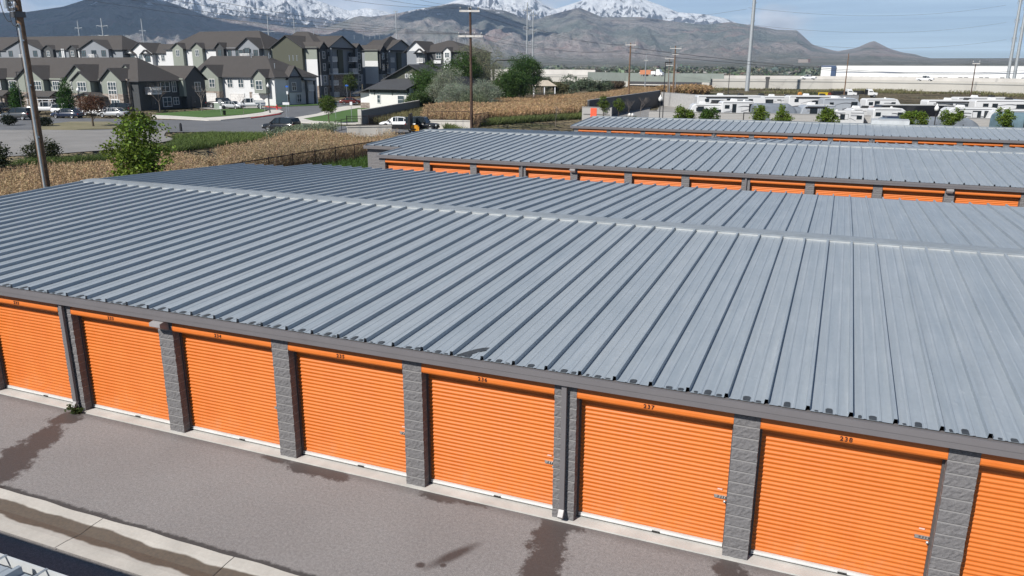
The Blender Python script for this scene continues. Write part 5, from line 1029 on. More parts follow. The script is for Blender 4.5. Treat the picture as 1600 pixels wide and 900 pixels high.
# ------------------------------------------------------------------ cars, trucks
def loft(mb, secs, mi=0, sm=True, cap=True):
    "secs: list of rings (same point count)"
    n = len(secs[0]); V = [p for s_ in secs for p in s_]; F = [(i*n+k, i*n+(k+1) % n, (i+1)*n+(k+1) % n, (i+1)*n+k) for i in range(len(secs)-1) for k in range(n)]
    mb.mesh(V, F, mi, sm)
    if cap: mb.face(secs[0][::-1], mi); mb.face(secs[-1], mi)
def ring(x, w, z0, z1, c=.12, wt=None):
    wt = w if wt is None else wt; zm = (z0+z1)/2
    return [(x, -w+c, z0), (x, w-c, z0), (x, w, z0+c), (x, w*1.0, zm), (x, wt-.02, z1-c*.6), (x, wt-c, z1), (x, -wt+c, z1), (x, -wt+.02, z1-c*.6), (x, -w, zm), (x, -w, z0+c)]
CARS = dict(  # length, lower sections (x, w, z0, z1), cabin sections (x, w_bottom, z_bottom, w_top, z_top)
 sedan=dict(low=[(-2.3, .78, .38, .80), (-2.1, .88, .28, .92), (-1.2, .91, .25, .95), (0, .91, .24, .93), (1.1, .91, .25, .90), (1.9, .87, .28, .82), (2.25, .76, .36, .68)], cab=[(-1.75, .80, .92, .70, .96), (-1.05, .84, .93, .64, 1.38), (0, .85, .92, .66, 1.45), (.45, .85, .92, .64, 1.40), (1.25, .80, .89, .72, .92)], wb=1.35, wr=.33),
 suv=dict(low=[(-2.25, .86, .45, 1.05), (-2.1, .92, .36, 1.12), (-1.2, .95, .33, 1.12), (0, .95, .32, 1.10), (1.2, .95, .33, 1.08), (2.0, .90, .36, 1.0), (2.3, .80, .46, .85)], cab=[(-2.2, .86, 1.08, .76, 1.30), (-1.95, .88, 1.1, .74, 1.70), (-.4, .90, 1.1, .76, 1.78), (.35, .90, 1.08, .74, 1.72), (1.15, .84, 1.06, .76, 1.08)], wb=1.4, wr=.37),
 jeep=dict(low=[(-2.0, .80, .55, 1.12), (-1.8, .86, .5, 1.16), (0, .86, .5, 1.16), (.7, .82, .52, 1.15), (1.7, .66, .58, 1.10), (1.95, .62, .62, 1.04)], cab=[(-1.95, .80, 1.14, .76, 1.80), (-1.9, .82, 1.14, .76, 1.84), (.2, .82, 1.14, .76, 1.84), (.35, .82, 1.14, .74, 1.78), (.72, .80, 1.14, .74, 1.17)], wb=1.25, wr=.42),
 pickup=dict(low=[(-2.9, .90, .55, 1.12), (-2.7, .96, .45, 1.15), (-.9, .98, .42, 1.15), (.2, .98, .42, 1.14), (1.4, .97, .44, 1.16), (2.5, .94, .46, 1.12), (2.85, .86, .55, 1.0)], cab=[(-.85, .88, 1.12, .78, 1.82), (-.7, .9, 1.13, .78, 1.9), (.6, .9, 1.13, .78, 1.9), (.85, .9, 1.13, .76, 1.84), (1.55, .86, 1.13, .78, 1.17)], wb=1.8, wr=.42))
CAR_M = {}
def paint_m(key, col, rough=.25):
    if key not in CAR_M:
        m = bpy.data.materials.new('car_paint_'+key); m.use_nodes = True; b = m.node_tree.nodes['Principled BSDF']; b.inputs['Base Color'].default_value = (*col, 1); b.inputs['Roughness'].default_value = rough; b.inputs['Coat Weight'].default_value = .6; b.inputs['Coat Roughness'].default_value = .08; CAR_M[key] = m
    return CAR_M[key]
WH = paint_m('white', (.78, .79, .8)); BK = paint_m('black', (.012, .013, .015)); SV = paint_m('silver', (.42, .44, .46)); NV = paint_m('navy', (.02, .03, .06)); GY = paint_m('graphite', (.06, .065, .07)); RD = paint_m('maroon', (.12, .02, .015))
TYRE = P('tyre', (.018, .018, .019), .9)
_wheels = {}
def wheel_data(r, w):
    k = (r, w)
    if k not in _wheels:
        t = MB(); t.lathe([(r*.62, -w/2), (r*.93, -w/2), (r, -w*.36), (r, w*.36), (r*.93, w/2), (r*.62, w/2)], (0, 0, 0), 18); h = MB(); h.lathe([(0, w*.36), (r*.25, w*.40), (r*.3, w*.34), (r*.55, w*.42), (r*.63, w*.5), (r*.63, -w*.4), (0, -w*.4)], (0, 0, 0), 18); _wheels[k] = (t.data('tyre', TYRE), h.data('rim', MAT['alloy']))
    return _wheels[k]
def wheel(par, x, y, r, w=.22, name='wheel'):
    t, h = wheel_data(r, w); o = link(name, t, par, (x, y, r)); o.rotation_euler = (R(90) if y < 0 else R(-90), 0, 0); link('rim', h, o); return o
def headset(o, x, w, z, lamp='headlight', mat='headlight', s=(.04, .17, .09)):
    for y in (-w, w): m = MB(); m.box(-s[0], s[0], -s[1], s[1], -s[2], s[2]); m.build(lamp, MAT[mat], o, (x, y, z))
def car(kind, label, loc, rz, pm, group=None, cat='car', name='parked_car', cabpaint=None, bed_box=False):
    K = CARS[kind]; o = thing(name, label, cat, (loc[0], loc[1], loc[2] if len(loc) > 2 else 0), rz, group); m = MB(); loft(m, [ring(*s_) for s_ in K['low']])
    L = K['low']
    for s_ in (-1, 1):
        for x in (-K['wb'], K['wb']): m.tube([(x+(K['wr']+.06)*math.cos(a), s_*(L[2][1]-.03), K['wr']+(K['wr']+.06)*math.sin(a)) for a in np.linspace(0, math.pi, 9)], .05, 5, 0)
    m.build('body', pm, o)
    m = MB(); C = K['cab']; loft(m, [[(x, -wb, zb), (x, wb, zb), (x, wt, zt), (x, -wt, zt)] for x, wb, zb, wt, zt in C], 0, False); m.build('windows', MAT['glass'], o)
    m = MB(); mid = [c for c in C if c[4] > C[0][4]+.2 or kind in ('jeep', 'pickup')]; mid = mid[:-1] if mid[-1][4] < 1.25 else mid
    xs = [(c[0], c[3], c[4]) for c in mid]; loft(m, [[(x, -w-.015, z-.05), (x, w+.015, z-.05), (x, w-.06, z+.025), (x, -w+.06, z+.025)] for x, w, z in xs]); rf = m.build('roof', cabpaint or pm, o)
    pil = MB()
    for a, b in zip(C[:-1], C[1:]):
        for s_ in (-1, 1): pil.tube([(a[0], s_*(a[1]+.004), a[2]), (a[0], s_*(a[3]+.006), a[4])], .035, 5)
    for s_ in (-1, 1):
        pil.tube([(C[-2][0], s_*C[-2][3], C[-2][4]), (C[-1][0], s_*C[-1][1], C[-1][4])], .04, 5); pil.tube([(C[1][0], s_*C[1][3], C[1][4]), (C[0][0], s_*C[0][1], C[0][2])], .04, 5); pil.tube([(-.25, s_*.91*C[2][1]*1.11, C[2][2]), (-.25, s_*(C[2][3]+.01), C[2][4])], .04, 5)
    pil.build('pillars', cabpaint or pm, o)
    for x in (-K['wb'], K['wb']):
        for s_ in (-1, 1): wheel(o, x, s_*(L[2][1]-.10), K['wr'])
    xf, xb = L[-1][0], L[0][0]; zf = L[-1][3]-.12; headset(o, xf-.02, L[-1][1]-.14, zf); headset(o, xb+.02, L[0][1]-.12, L[0][3]-.12, 'tail_light', 'tail_light', (.04, .13, .08))
    m = MB(); m.box(-.03, .04, -L[-1][1]*.55, L[-1][1]*.55, -.08, .08); m.build('grille', MAT['black_metal'], o, (xf, 0, zf-.02)); m = MB(); m.box(-.06, .06, -L[-1][1]-.02, L[-1][1]+.02, -.09, .08); m.build('bumper', MAT['black_rubber'] if kind in ('jeep', 'suv') else pm, o, (xf, 0, L[-1][2]+.03)); m = MB(); m.box(-.05, .07, -L[0][1]-.02, L[0][1]+.02, -.09, .09); m.build('bumper', MAT['black_rubber'] if kind in ('jeep', 'suv') else pm, o, (xb, 0, L[0][2]+.06))
    for s_ in (-1, 1): m = MB(); m.box(-.09, .06, -.11, .11, -.08, .08); m.build('mirror', MAT['black_metal'], o, (C[-1][0]-.28, s_*(C[2][1]+.14), C[-1][2]+.12))
    if kind == 'pickup': m = MB(); m.box(-2.7, -.95, -.8, .8, 1.148, 1.16); m.build('truck_bed', MAT['black_rubber'], o)
    if bed_box:
        for s_ in (-1, 1): m = MB(); m.box(-2.75, -.95, s_*.98-.12, s_*.98+.12, 1.1, 1.5); m.build('tool_box', pm, o)
    if kind == 'jeep':
        w = wheel(o, -2.05, .01, .4); w.rotation_euler = (0, R(90), 0); w.location.z = 1.05; w.name = 'spare_wheel'
    return o
A = RZ
def gp(u, v, z=0.): q = G(u, v, z); return (q[0], q[1], z)
car('suv', 'dark blue and white SUV cut by the left edge in front of the porch', gp(2, 176.5), A+R(95), NV, 'cars in the town house car park')
car('suv', 'charcoal SUV parked just left of the leaning timber pole', gp(30, 187), A+R(170), GY, 'cars in the town house car park')
car('pickup', 'white pickup with a rack parked right of the leaning timber pole', gp(75, 177), A+R(8), WH, 'cars in the town house car park', 'pickup truck'); 
q = gp(75, 177); m = MB()
for x in (-2.6, -.95, .7): m.box(x-.03, x+.03, -.85, -.79, 1.15, 2.2); m.box(x-.03, x+.03, .79, .85, 1.15, 2.2); m.box(x-.03, x+.03, -.85, .85, 2.2, 2.26)
for y in (-.82, .82): m.box(-2.7, 1.2, y-.03, y+.03, 2.26, 2.32)
m.build('ladder_rack', MAT['white_paint'], [o for o in bpy.data.objects if o.get('label', '').startswith('white pickup with a rack')][0])
car('suv', 'white SUV parked between the white pickup and the rusty brown tree', gp(106, 179), A+R(6), WH, 'cars in the town house car park')
car('sedan', 'dark navy hatchback in front of the white SUV, next to the rusty brown tree', gp(106, 184.5), A+R(172), NV, 'cars in the town house car park')
car('sedan', 'white car half hidden behind the rusty brown tree', gp(151, 180), A+R(175), WH, 'cars in the town house car park'); car('suv', 'black SUV behind the silver car below the tall white windows', gp(183, 177.5), A+R(185), BK, 'cars in the town house car park'); car('sedan', 'silver car parked below the tall white windows, left of the leafy tree', gp(178, 183), A+R(172), SV, 'cars in the town house car park')
car('suv', 'maroon brown car on the drive before the lowered garage door', gp(321, 160.5), A+R(-35), RD, 'vehicles on the garage drives'); car('pickup', 'black pickup backed up on the drive beside the lawn', gp(348, 168.5), A+R(-8), BK, 'vehicles on the garage drives', 'pickup truck', 'pickup_truck'); car('sedan', 'small silver blue car between the black and the white pickup', gp(364, 170), A+R(-20), SV, 'vehicles on the garage drives'); car('pickup', 'white utility pickup with side tool boxes, parked by the garages', gp(390, 169.5), A+R(200), WH, 'vehicles on the garage drives', 'pickup truck', 'pickup_truck', None, True)
car('suv', 'big black SUV parked on the street behind the sage brush', gp(441, 206), A+R(160), BK, None, 'car'); car('sedan', 'white sedan on the street behind the black flatbed', gp(621, 200), A+R(176), WH); car('jeep', 'boxy black off-road car with spare wheel beyond the second roof', gp(661, 206.5), A+R(-14), BK)
car('sedan', 'small maroon car on the far street before the clubhouse', gp(548, 163), A+R(10), RD)
# black flatbed trailer with a yellow cased machine
q = gp(600, 208.5); o = thing('flatbed_trailer', 'low black flatbed trailer parked behind the cream parapet', 'trailer', q, A+R(-2)); m = MB(); m.box(-3.6, 3.4, -1.1, 1.1, .62, .78); m.box(-3.6, 3.4, -1.12, -1.06, .78, 1.0); m.box(-3.6, 3.4, 1.06, 1.12, .78, 1.0); m.build('deck', MAT['black_metal'], o); m = MB(); m.tube([(3.4, -.9, .6), (4.9, 0, .55), (3.4, .9, .6)], .07, 6); m.build('drawbar', MAT['black_metal'], o)
for x in (-.9, 0): [wheel(o, x, s_*1.15, .36) for s_ in (-1, 1)]
m = MB(); m.prism([(3.0, .78), (3.4, .78), (3.4, 2.4), (3.25, 2.4)], -1.05, 1.05, 'y'); m.build('headboard', MAT['black_metal'], o)
q = gp(649, 209); o = thing('generator', 'yellow orange machine between the black flatbed and the off-road car', 'machine', (q[0], q[1], 0), A); m = MB(); m.prism([(-.5, .35), (.5, .35), (.5, .8), (.3, 1.05), (-.4, 1.05), (-.5, .8)], -.4, .4, 'y'); m.build('housing', P('machine_yellow', (.75, .33, .02), .5), o); m = MB(); m.box(-.6, .6, -.45, .45, .2, .36); m.build('base_frame', MAT['black_metal'], o)
for x in (-.35, .35): [wheel(o, x, s_*.5, .2, .12) for s_ in (-1, 1)]
# signs along the street, hydrant, utility box
def sign_post(label, u, d, h, plates, cat='sign', name='street_sign'):
    q = at_depth(u, d); o = thing(name, label, cat, (q[0], q[1], 0), RZ); m = MB(); m.tube([(0, 0, -.1), (0, 0, h)], .035, 6); m.build('post', MAT['galvanised'], o)
    for w, hh, z, mat, nm in plates: m = MB(); m.box(-w/2, w/2, -.06, -.04, z, z+hh); m.build(nm, mat, o)
    return o
BLUE = P('sign_blue', (.03, .13, .5), .4); SIGNW = MAT['white_paint']; SIGNG = P('sign_back', (.33, .34, .35), .4, .5)
o = sign_post('stop sign seen from behind on the lawn corner beside the drive', 346, 127, 2.4, [(.35, .45, 1.15, SIGNW, 'notice_plate')]); m = MB(); V = [(.4*math.cos(a+R(22.5)), -.05, 2.25+.4*math.sin(a+R(22.5))) for a in np.arange(8)*math.pi/4]; m.face(V); m.face([(x, -.03, z) for x, _, z in V][::-1]); m.build('stop_plate', SIGNG, o)
o = sign_post('round dark backed stop sign before the white garage', 414, 138, 2.5, []); m = MB(); V = [(.4*math.cos(a+R(22.5)), -.05, 2.5+.4*math.sin(a+R(22.5))) for a in np.arange(8)*math.pi/4]; m.face(V); m.face([(x, -.03, z) for x, _, z in V][::-1]); m.build('stop_plate', P('sign_dark', (.1, .1, .11), .5), o)
sign_post('white sign board on a post at the street corner', 449, 113, 2.9, [(.95, .35, 2.5, SIGNW, 'board')]); sign_post('small blue street name sign above the white board', 451, 140, 4.5, [(.5, .25, 4.2, BLUE, 'name_plate'), (.3, .5, 3.0, SIGNW, 'notice_plate')]); sign_post('white sign on a post at the near end of the green lawn', 550, 114, 2.9, [(.36, .45, 2.45, SIGNW, 'board')]); sign_post('blue accessible parking sign beside the round street tree', 525, 120, 2.6, [(.45, .55, 2.0, BLUE, 'board')]); sign_post('blue topped sign post before the shaded balconies', 543, 175, 4.0, [(.7, .3, 3.5, BLUE, 'board')])
q = G(433, 172.5); o = thing('fire_hydrant', 'red fire hydrant at the red kerb corner', 'hydrant', (q[0], q[1], .1)); m = MB(); m.lathe([(.2, 0), (.2, .06), (.14, .08), (.14, .62), (.17, .64), (.15, .78), (.06, .88), (.03, .95), (0, .95)], (0, 0, 0), 12); m.build('barrel', MAT['red_paint'], o); m = MB(); m.cyl((-.24, 0, .5), .07, .48, 'x', 10); m.build('hose_outlet', MAT['red_paint'], o)
q = G(407.5, 171); m = MB(); m.tube([(0, 0, 0), (0, 0, .95)], .09, 8); m.lathe([(.09, .95), (.09, 1.0), (0, 1.06)], (0, 0, 0), 8); tag(m.build('bollard', MAT['white_paint'], None, (q[0], q[1], .1)), 'short white bollard at the end of the lawn tip', 'bollard')
q = G(341, 170.5); o = thing('utility_box', 'pale green utility box on the lawn by the black pickup', 'utility box', (q[0], q[1], .1), RZ); m = MB(); m.prism([(-.5, 0), (.5, 0), (.5, .9), (.38, 1.05), (-.5, 1.05)], -.55, .55, 'x'); m.build('cabinet', P('box_green', (.3, .36, .3), .6), o); m = MB(); m.box(-.7, .7, -.65, .65, -.05, .0); m.build('pad', MAT['concrete'], o)
q = G(283, 205); m = MB(); m.tube([(0, 0, 0), (0, 0, .8), (0, 0, 1.0)], [.16, .16, .1], 10); tag(m.build('marker_post', MAT['black_metal'], None, (q[0], q[1], 0)), 'short black marker post on the green verge by the street', 'post')
q = G(351, 181); o = thing('trash_bin', 'small black bin on the lawn below the stop sign', 'bin', (q[0], q[1], .12)); m = MB(); m.lathe([(.2, 0), (.26, .6), (.28, .62), (.28, .68), (.1, .75), (0, .75)], (0, 0, 0), 12); m.build('bin_body', MAT['black_metal'], o)
# ------------------------------------------------------------------ trailer lot: walls, sign, trailers
COURT = block_mat('court_block', (.33, .325, .32), (.39, .385, .375), (.3, .295, .29)); P('band_dark', (.1, .1, .1), .8, var=.4, scale=6); P('dark_wall', (.045, .047, .055), .7, var=.15)
def lot_wall(name, label, A, B, h, band=True, th=.3, mat=None, cope=True):
    A, B = np.array(A[:2]), np.array(B[:2]); d = B-A; L_ = float(np.hypot(*d)); o = thing(name, label, 'wall', (A[0], A[1], 0), math.atan2(d[1], d[0])); m = MB(); m.box(0, L_, 0, th, -.1, h); m.build('wall', mat or COURT, o)
    if band: m = MB(); m.box(.25, L_-.25, -.012, -.002, h*.47, h*.47+.14); m.build('dark_band', MAT['band_dark'], o)
    if cope: m = MB(); m.box(-.03, L_+.03, -.04, th+.04, h, h+.06); m.build('coping', P('grey_coping', (.3, .3, .3), .8), o)
    return o
W0 = at_depth(1013, 111); W1 = at_depth(1196, 105); W2 = at_depth(1362, 100.5); W3 = at_depth(1602, 93.5); W4 = at_depth(1800, 88)
lot_wall('block_wall', 'pale block wall with dark band, leftmost length before the trailer lot', W0, W1, 1.9); lot_wall('block_wall', 'pale block wall with dark band before the white trailers, middle length', W1+np.array([.3, 0, 0]), W2, 1.98); lot_wall('block_wall', 'pale block wall with dark band running out at the right edge', W2+np.array([.3, 0, 0]), W4, 2.02)
m = MB()
for x in (0, 1.9): m.box(x, x+.1, -.05, .05, 0, 2.6)
m.box(.1, 1.9, -.05, .05, 2.5, 2.6); q = at_depth(1180, 96); tag(m.build('steel_gate', MAT['black_metal'], None, (q[0]-1.6, q[1], 0), -.05), 'black steel gate frame before the block wall, between two young trees', 'gate')
q = at_depth(1594, 86); m = MB(); m.box(0, .1, -.05, .05, 0, 2.6); m.box(.1, 2.2, -.05, .05, 2.5, 2.6); tag(m.build('steel_gate', MAT['black_metal'], None, (q[0], q[1], 0), -.05), 'black steel gate frame cut by the right edge', 'gate')
# entrance sign wall
S0 = at_depth(909, 117.5); S1 = at_depth(955, 115.5); o = lot_wall('sign_wall', 'low grey block sign wall bearing a plain orange red square', S0, S1, 2.1); Ls = float(np.hypot(*(S1-S0)[:2]))
m = MB(); m.box(Ls*.295, Ls*.50, -.05, -.015, .12, 2.0); m.build('orange_panel', P('orange_red', (.80, .11, .05), .5), o)
m = MB(); m.box(Ls*.76, Ls*.92, -.03, -.015, .35, .40); m.box(Ls*.76, Ls*.88, -.03, -.015, .47, .53); m.build('lettering', MAT['orange_red'], o); m = MB(); m.tube([(Ls*.63, -.03, .25), (Ls*.615, -.03, .5), (Ls*.64, -.03, .7)], .03, 6); m.build('emblem', MAT['black_metal'], o)
D0 = at_depth(920, 119); D1 = at_depth(1031, 168); lot_wall('boundary_wall', 'long dark boundary wall running back from the sign towards the bridge', D0, D1, 3.0, False, .3, MAT['dark_wall'])
E0_ = at_depth(1031.5, 167); E1 = at_depth(1095, 150); lot_wall('boundary_wall', 'tall pale grey wall closing the entrance court, behind the trailers', E0_, E1, 2.7, False, .3, P('pale_wall', (.40, .40, .40), .8)); lot_wall('boundary_wall', 'pale grey back wall of the trailer lot behind the parked trailers', E1+np.array([.3, 0, 0]), at_depth(1340, 165), 2.3, False, .3, P('pale_wall'), True)
for u in (983, 988.5):
    q = at_depth(u, 121); m = MB(); m.lathe([(.05, 0), (.05, .5), (.22, .52), (.25, .75), (.18, 1.0), (0, 1.05)], (0, 0, 0), 12); tag(m.build('bollard_light', MAT['lamp_lens'], None, (q[0], q[1], 0)), 'white bollard light at the foot of the dark wall, %s one' % ('left' if u < 985 else 'right'), 'light', 'white bollard lights')
slab('court_pavement', [(956, 182), (1015, 186), (1015, 170), (1034, 158), (1000, 160), (960, 174)], 0, .02, road_mat('court_asphalt', (.2, .2, .2), (.26, .255, .25)))
flat('trailer_lot', [tuple(W0[:2]), tuple(W4[:2]), tuple(at_depth(1800, 150)[:2]), tuple(at_depth(1340, 165)[:2]), tuple(E1[:2]), tuple(E0_[:2])], .006, road_mat('lot_gravel', (.26, .25, .235), (.34, .325, .3)))
# --- trailers
GEL = paint_m('gelcoat', (.66, .67, .68), .35); GEL2 = paint_m('gelcoat_grey', (.36, .39, .43), .35); ROOFM = P('rubber_roof', (.5, .5, .49), .8); COVER = paint('cover_fabric', (.165, .19, .225), .85, var=.2, scale=.8, bump=.6, bscale=2.5); COVB = paint('cover_blue', (.12, .19, .23), .8, var=.2, scale=.8, bump=.6, bscale=2.5)
GRAPH = P('graphic_grey', (.12, .125, .14), .4); GRAPH2 = P('graphic_soft', (.3, .31, .33), .4)
def rbox(x0, x1, w, z0, prof, mat_mb):
    pass
def side_body(mb, prof, w, bev=.10):
    "side profile (x, z) lofted across the width with eased edges"
    c = np.array(prof, float); ctr = c.mean(0)
    def ins(k): d = c-ctr; return ctr+d*(1-k/np.maximum(np.abs(d).max(0), .01))
    rings = [(ins(bev), -w/2), (ins(bev*.3), -w/2+bev*.3), (c, -w/2+bev), (c, w/2-bev), (ins(bev*.3), w/2-bev*.3), (ins(bev), w/2)]
    V = [[(p[0], y, p[1]) for p in r_] for r_, y in rings]; n = len(prof)
    for i in range(5):
        for k in range(n): mb.face([V[i][k], V[i][(k+1) % n], V[i+1][(k+1) % n], V[i+1][k]])
    mb.face(V[0][::-1]); mb.face(V[-1])
def trailer(label, u, d, L_, rz, kind='travel', h=3.2, col=None, stripe=None, slide=None, wins=(), ac=1, flip=1, cat='trailer', name='travel_trailer', group='trailers parked in the lot', awning=False):
    """near side faces -y; placed by the photograph column of its middle"""
    q = at_depth(u, d); o = thing(name, label, cat, (q[0], q[1], 0), rz, group); a = L_/2; z0 = .55; W_ = 2.4; m = MB()
    if kind == 'travel': pr_ = [(-a, z0), (a-.5, z0), (a-.02, z0+.55), (a, z0+1.1), (a-.35, h-.25), (a-.75, h), (-a+.2, h), (-a, h-.2)]
    elif kind == 'fifth': pr_ = [(-a, z0), (a-2.6, z0), (a-2.5, 1.45), (a-.3, 1.5), (a, 1.9), (a-.1, h-.75), (a-.6, h-.1), (a-1.2, h+.05), (-a+.25, h), (-a, h-.2)]
    elif kind == 'motor': pr_ = [(-a, z0-.1), (a, z0-.1), (a+.05, 1.3), (a-.1, h-.4), (a-.35, h), (-a+.15, h), (-a, h-.2)]
    else: pr_ = [(-a, z0), (a, z0), (a, h-.1), (a-.1, h), (-a+.1, h), (-a, h-.1)]
    if flip < 0: pr_ = [(-x, z) for x, z in pr_][::-1]
    side_body(m, pr_, W_); m.build('body', col or GEL, o); m = MB(); m.box(-a+.35, a-1.0, -W_/2+.18, W_/2-.18, h-.02, h+.035) if flip > 0 else m.box(-a+1.0, a-.35, -W_/2+.18, W_/2-.18, h-.02, h+.035); rf = m.build('roof', ROOFM, o)
    for k in range(ac): m = MB(); x = -a+L_*(.35+.3*k); m.prism([(x-.45, 0), (x+.45, 0), (x+.35, .28), (x-.3, .3)], -.33, .33, 'y'); m.build('air_conditioner', MAT['white_paint'] if k == 0 else P('ac_black', (.03, .03, .03), .5), rf, (0, 0, h+.035))
    m = MB(); m.lathe([(.16, 0), (.16, .1), (0, .14)], (0, 0, 0), 10); m.build('roof_vent', MAT['white_paint'], rf, (a*.3*flip, .4, h+.035))
    y = -W_/2-.012
    for x, z, w, hh in wins: z += .38 if d < 112 else .22; w *= 1.35; hh = max(.62, hh*1.3) if hh < 1 else hh; z = min(z, h-.35-hh/2); m = MB(); m.box(-w/2, w/2, -.01, .01, -hh/2, hh/2); g = m.build('window', MAT['glass'], o, (x, y, z)); f = MB(); [f.box(*b) for b in ((-w/2-.04, -w/2, -.018, .01, -hh/2-.04, hh/2+.04), (w/2, w/2+.04, -.018, .01, -hh/2-.04, hh/2+.04), (-w/2, w/2, -.018, .01, hh/2, hh/2+.04), (-w/2, w/2, -.018, .01, -hh/2-.04, -hh/2))]; f.build('frame', MAT['black_rubber'], g)
    if kind != 'box':   # a dark swoosh and a run of small windows high on the flank, where the photograph shows them over the wall
        for x in np.linspace(-a*.72, a*.55, 3 if L_ > 6 else 2):
            if all(abs(x-q_[0]) > .9 for q_ in wins): m = MB(); m.box(-.32, .32, -.012, .008, -.24, .24); m.build('window', MAT['glass'], o, (x*flip, y, h-.72))
        m = MB(); xs = np.linspace(-a*.55, a*.62, 8)*flip; zz_ = [h-1.25+.62*math.sin(i/7*2.2+.2)-.05 for i in range(8)]
        for i in range(7): m.mesh([(xs[i], y-.004, zz_[i]), (xs[i+1], y-.004, zz_[i+1]), (xs[i+1], y-.004, zz_[i+1]+.05+.018*i), (xs[i], y-.004, zz_[i]+.05+.018*(i-1))], [(0, 1, 2, 3)])
        m.build('swoosh', [GRAPH, GRAPH2][int(u) % 2], o); m = MB(); m.box(-a+.15, a-.9, y-.01, y+.002, h-.2, h-.13) if flip > 0 else m.box(-a+.9, a-.15, y-.01, y+.002, h-.2, h-.13); m.build('roof_edge_trim', GRAPH, o)
    if slide:
        x, w = slide; m = MB(); m.box(x-w/2, x+w/2, y-.55, y, 1.0, h-.35); s_ = m.build('slide_out', col or GEL, o); m = MB(); m.box(x-w*.3, x+w*.3, y-.57, y-.55, 1.55, 2.3); m.build('window', MAT['glass'], s_)
    if stripe is not None:
        m = MB(); xs = np.linspace(-a+.3, a-.9, 9)*flip
        zt = [1.75+.07*i+.09*math.sin(i) for i in range(9)]
        for i in range(8): m.mesh([(xs[i], y+.002, zt[i]), (xs[i+1], y+.002, zt[i+1]), (xs[i+1], y+.002, zt[i+1]+.22-.012*i), (xs[i], y+.002, zt[i]+.22-.012*i)], [(0, 1, 2, 3)])
        m.box(-a+.1, a-.7, y-.002, y+.004, .62, .95) if flip > 0 else m.box(-a+.7, a-.1, y-.002, y+.004, .62, .95); m.build('graphics', stripe, o)
    m = MB(); m.box(-.35, .35, -.015, .0, 0, 1.9); dr = m.build('door', col or GEL, o, (-a*.1*flip, y, .75)); m = MB(); m.box(.22, .28, -.05, -.015, .9, 1.0); m.build('handle', MAT['black_metal'], dr)
    if awning: m = MB(); m.cyl((-a*.75, y-.07, h-.28), .07, L_*.6, 'x', 10); m.build('awning_roll', MAT['black_rubber'], o)
    n = 3 if kind == 'motor' else 2
    for x in ((-a*.25-.45)*flip, (-a*.25+.45)*flip) if kind != 'motor' else (-a*.55*flip, a*.62*flip): [wheel(o, x, s_*(W_/2-.16), .36) for s_ in (-1, 1)]
    if kind == 'travel': m = MB(); b = a*flip; m.tube([(b-.6*flip, -.6, .5), (b+1.1*flip, 0, .48), (b-.6*flip, .6, .5)], .06, 6); m.build('hitch_frame', MAT['black_metal'], o); m = MB(); [m.lathe([(0, 0), (.15, .03), (.15, .45), (.05, .55), (0, .55)], (b+.35*flip, yy, .5), 10) for yy in (-.17,)]; m.build('gas_bottle', MAT['white_paint'], o)
    return o
def covered(label, u, d, L_, rz, h, mat, taper=.5, w=2.5):
    q = at_depth(u, d); o = thing('covered_trailer', label, 'trailer', (q[0], q[1], 0), rz, 'trailers parked in the lot'); m = MB(); rnd = random.Random(int(u)); nx, a = 28, L_/2; secs = []
    for i in range(nx+1):
        x = -a+L_*i/nx; e = min(1, (i+.3)/1.6, (nx-i+.3)/1.6); hh = h*(.9+.1*e)*(1-taper*max(0, (i/nx-.78)/.22)**1.5*.45); s_ = .03*math.sin(i*2.1+u)+.02*rnd.uniform(-1, 1); wd = w/2*(.93+.07*e)
        secs.append([(x, -wd-.03+s_, .25), (x, -wd+s_*1.3, 1.1), (x, -wd+.05-s_, hh-.45), (x, -wd*.8, hh-.08), (x, -wd*.3, hh+.04*math.sin(i*.9)), (x, wd*.3, hh), (x, wd*.8, hh-.08), (x, wd-.05, hh-.45), (x, wd, 1.1), (x, wd+.03, .25)])
    loft(m, secs); m.build('cover', mat, o); t = MB()
    for x in (-a*.5, a*.4): t.box(x-.03, x+.03, -w/2-.055, -w/2-.045, .3, 1.6)
    t.build('tie_strap', MAT['black_rubber'], o)
    for x in (-a*.2-.4, -a*.2+.5): [wheel(o, x, s_*(w/2-.2), .34) for s_ in (-1, 1)]
    return o
T = A
covered('large grey covered trailer, left of the smaller grey cover behind the wall', 1206, 106, 5.6, T+R(-3), 3.25, COVER); covered('smaller slumped grey covered trailer beside the one with two dark windows', 1246, 107, 3.0, T+R(3), 2.75, COVER); covered('low grey tarpaulined trailer right of the glass lamp post', 1475, 93, 6.8, T+R(-4), 2.3, COVER, .8); covered('teal blue covered trailer at the right edge of the lot', 1592, 91, 6.0, T+R(-4), 3.0, COVB)
trailer('white fifth wheel with teardrop cap beside the large grey cover', 1152, 109, 5.2, T+R(-2), 'fifth', 3.4, GEL, GRAPH2, None, [(-.9, 2.0, .35, 1.3), (1.6, 2.3, .7, .75)], 1); trailer('white trailer with a boxy slide-out, leftmost behind the lot wall', 1104, 110, 5.4, T+R(-3), 'travel', 3.0, GEL, None, (1.0, 2.0), [(-1.2, 2.1, .6, .5)], 2, -1); trailer('long white motorhome behind the leftmost slide-out trailer', 1138, 122, 10.5, T+R(-1), 'motor', 3.7, GEL, GRAPH2, None, [(-2.2, 2.4, 1.3, .6), (1.4, 2.4, 1.0, .6)], 3, 1, awning=True)
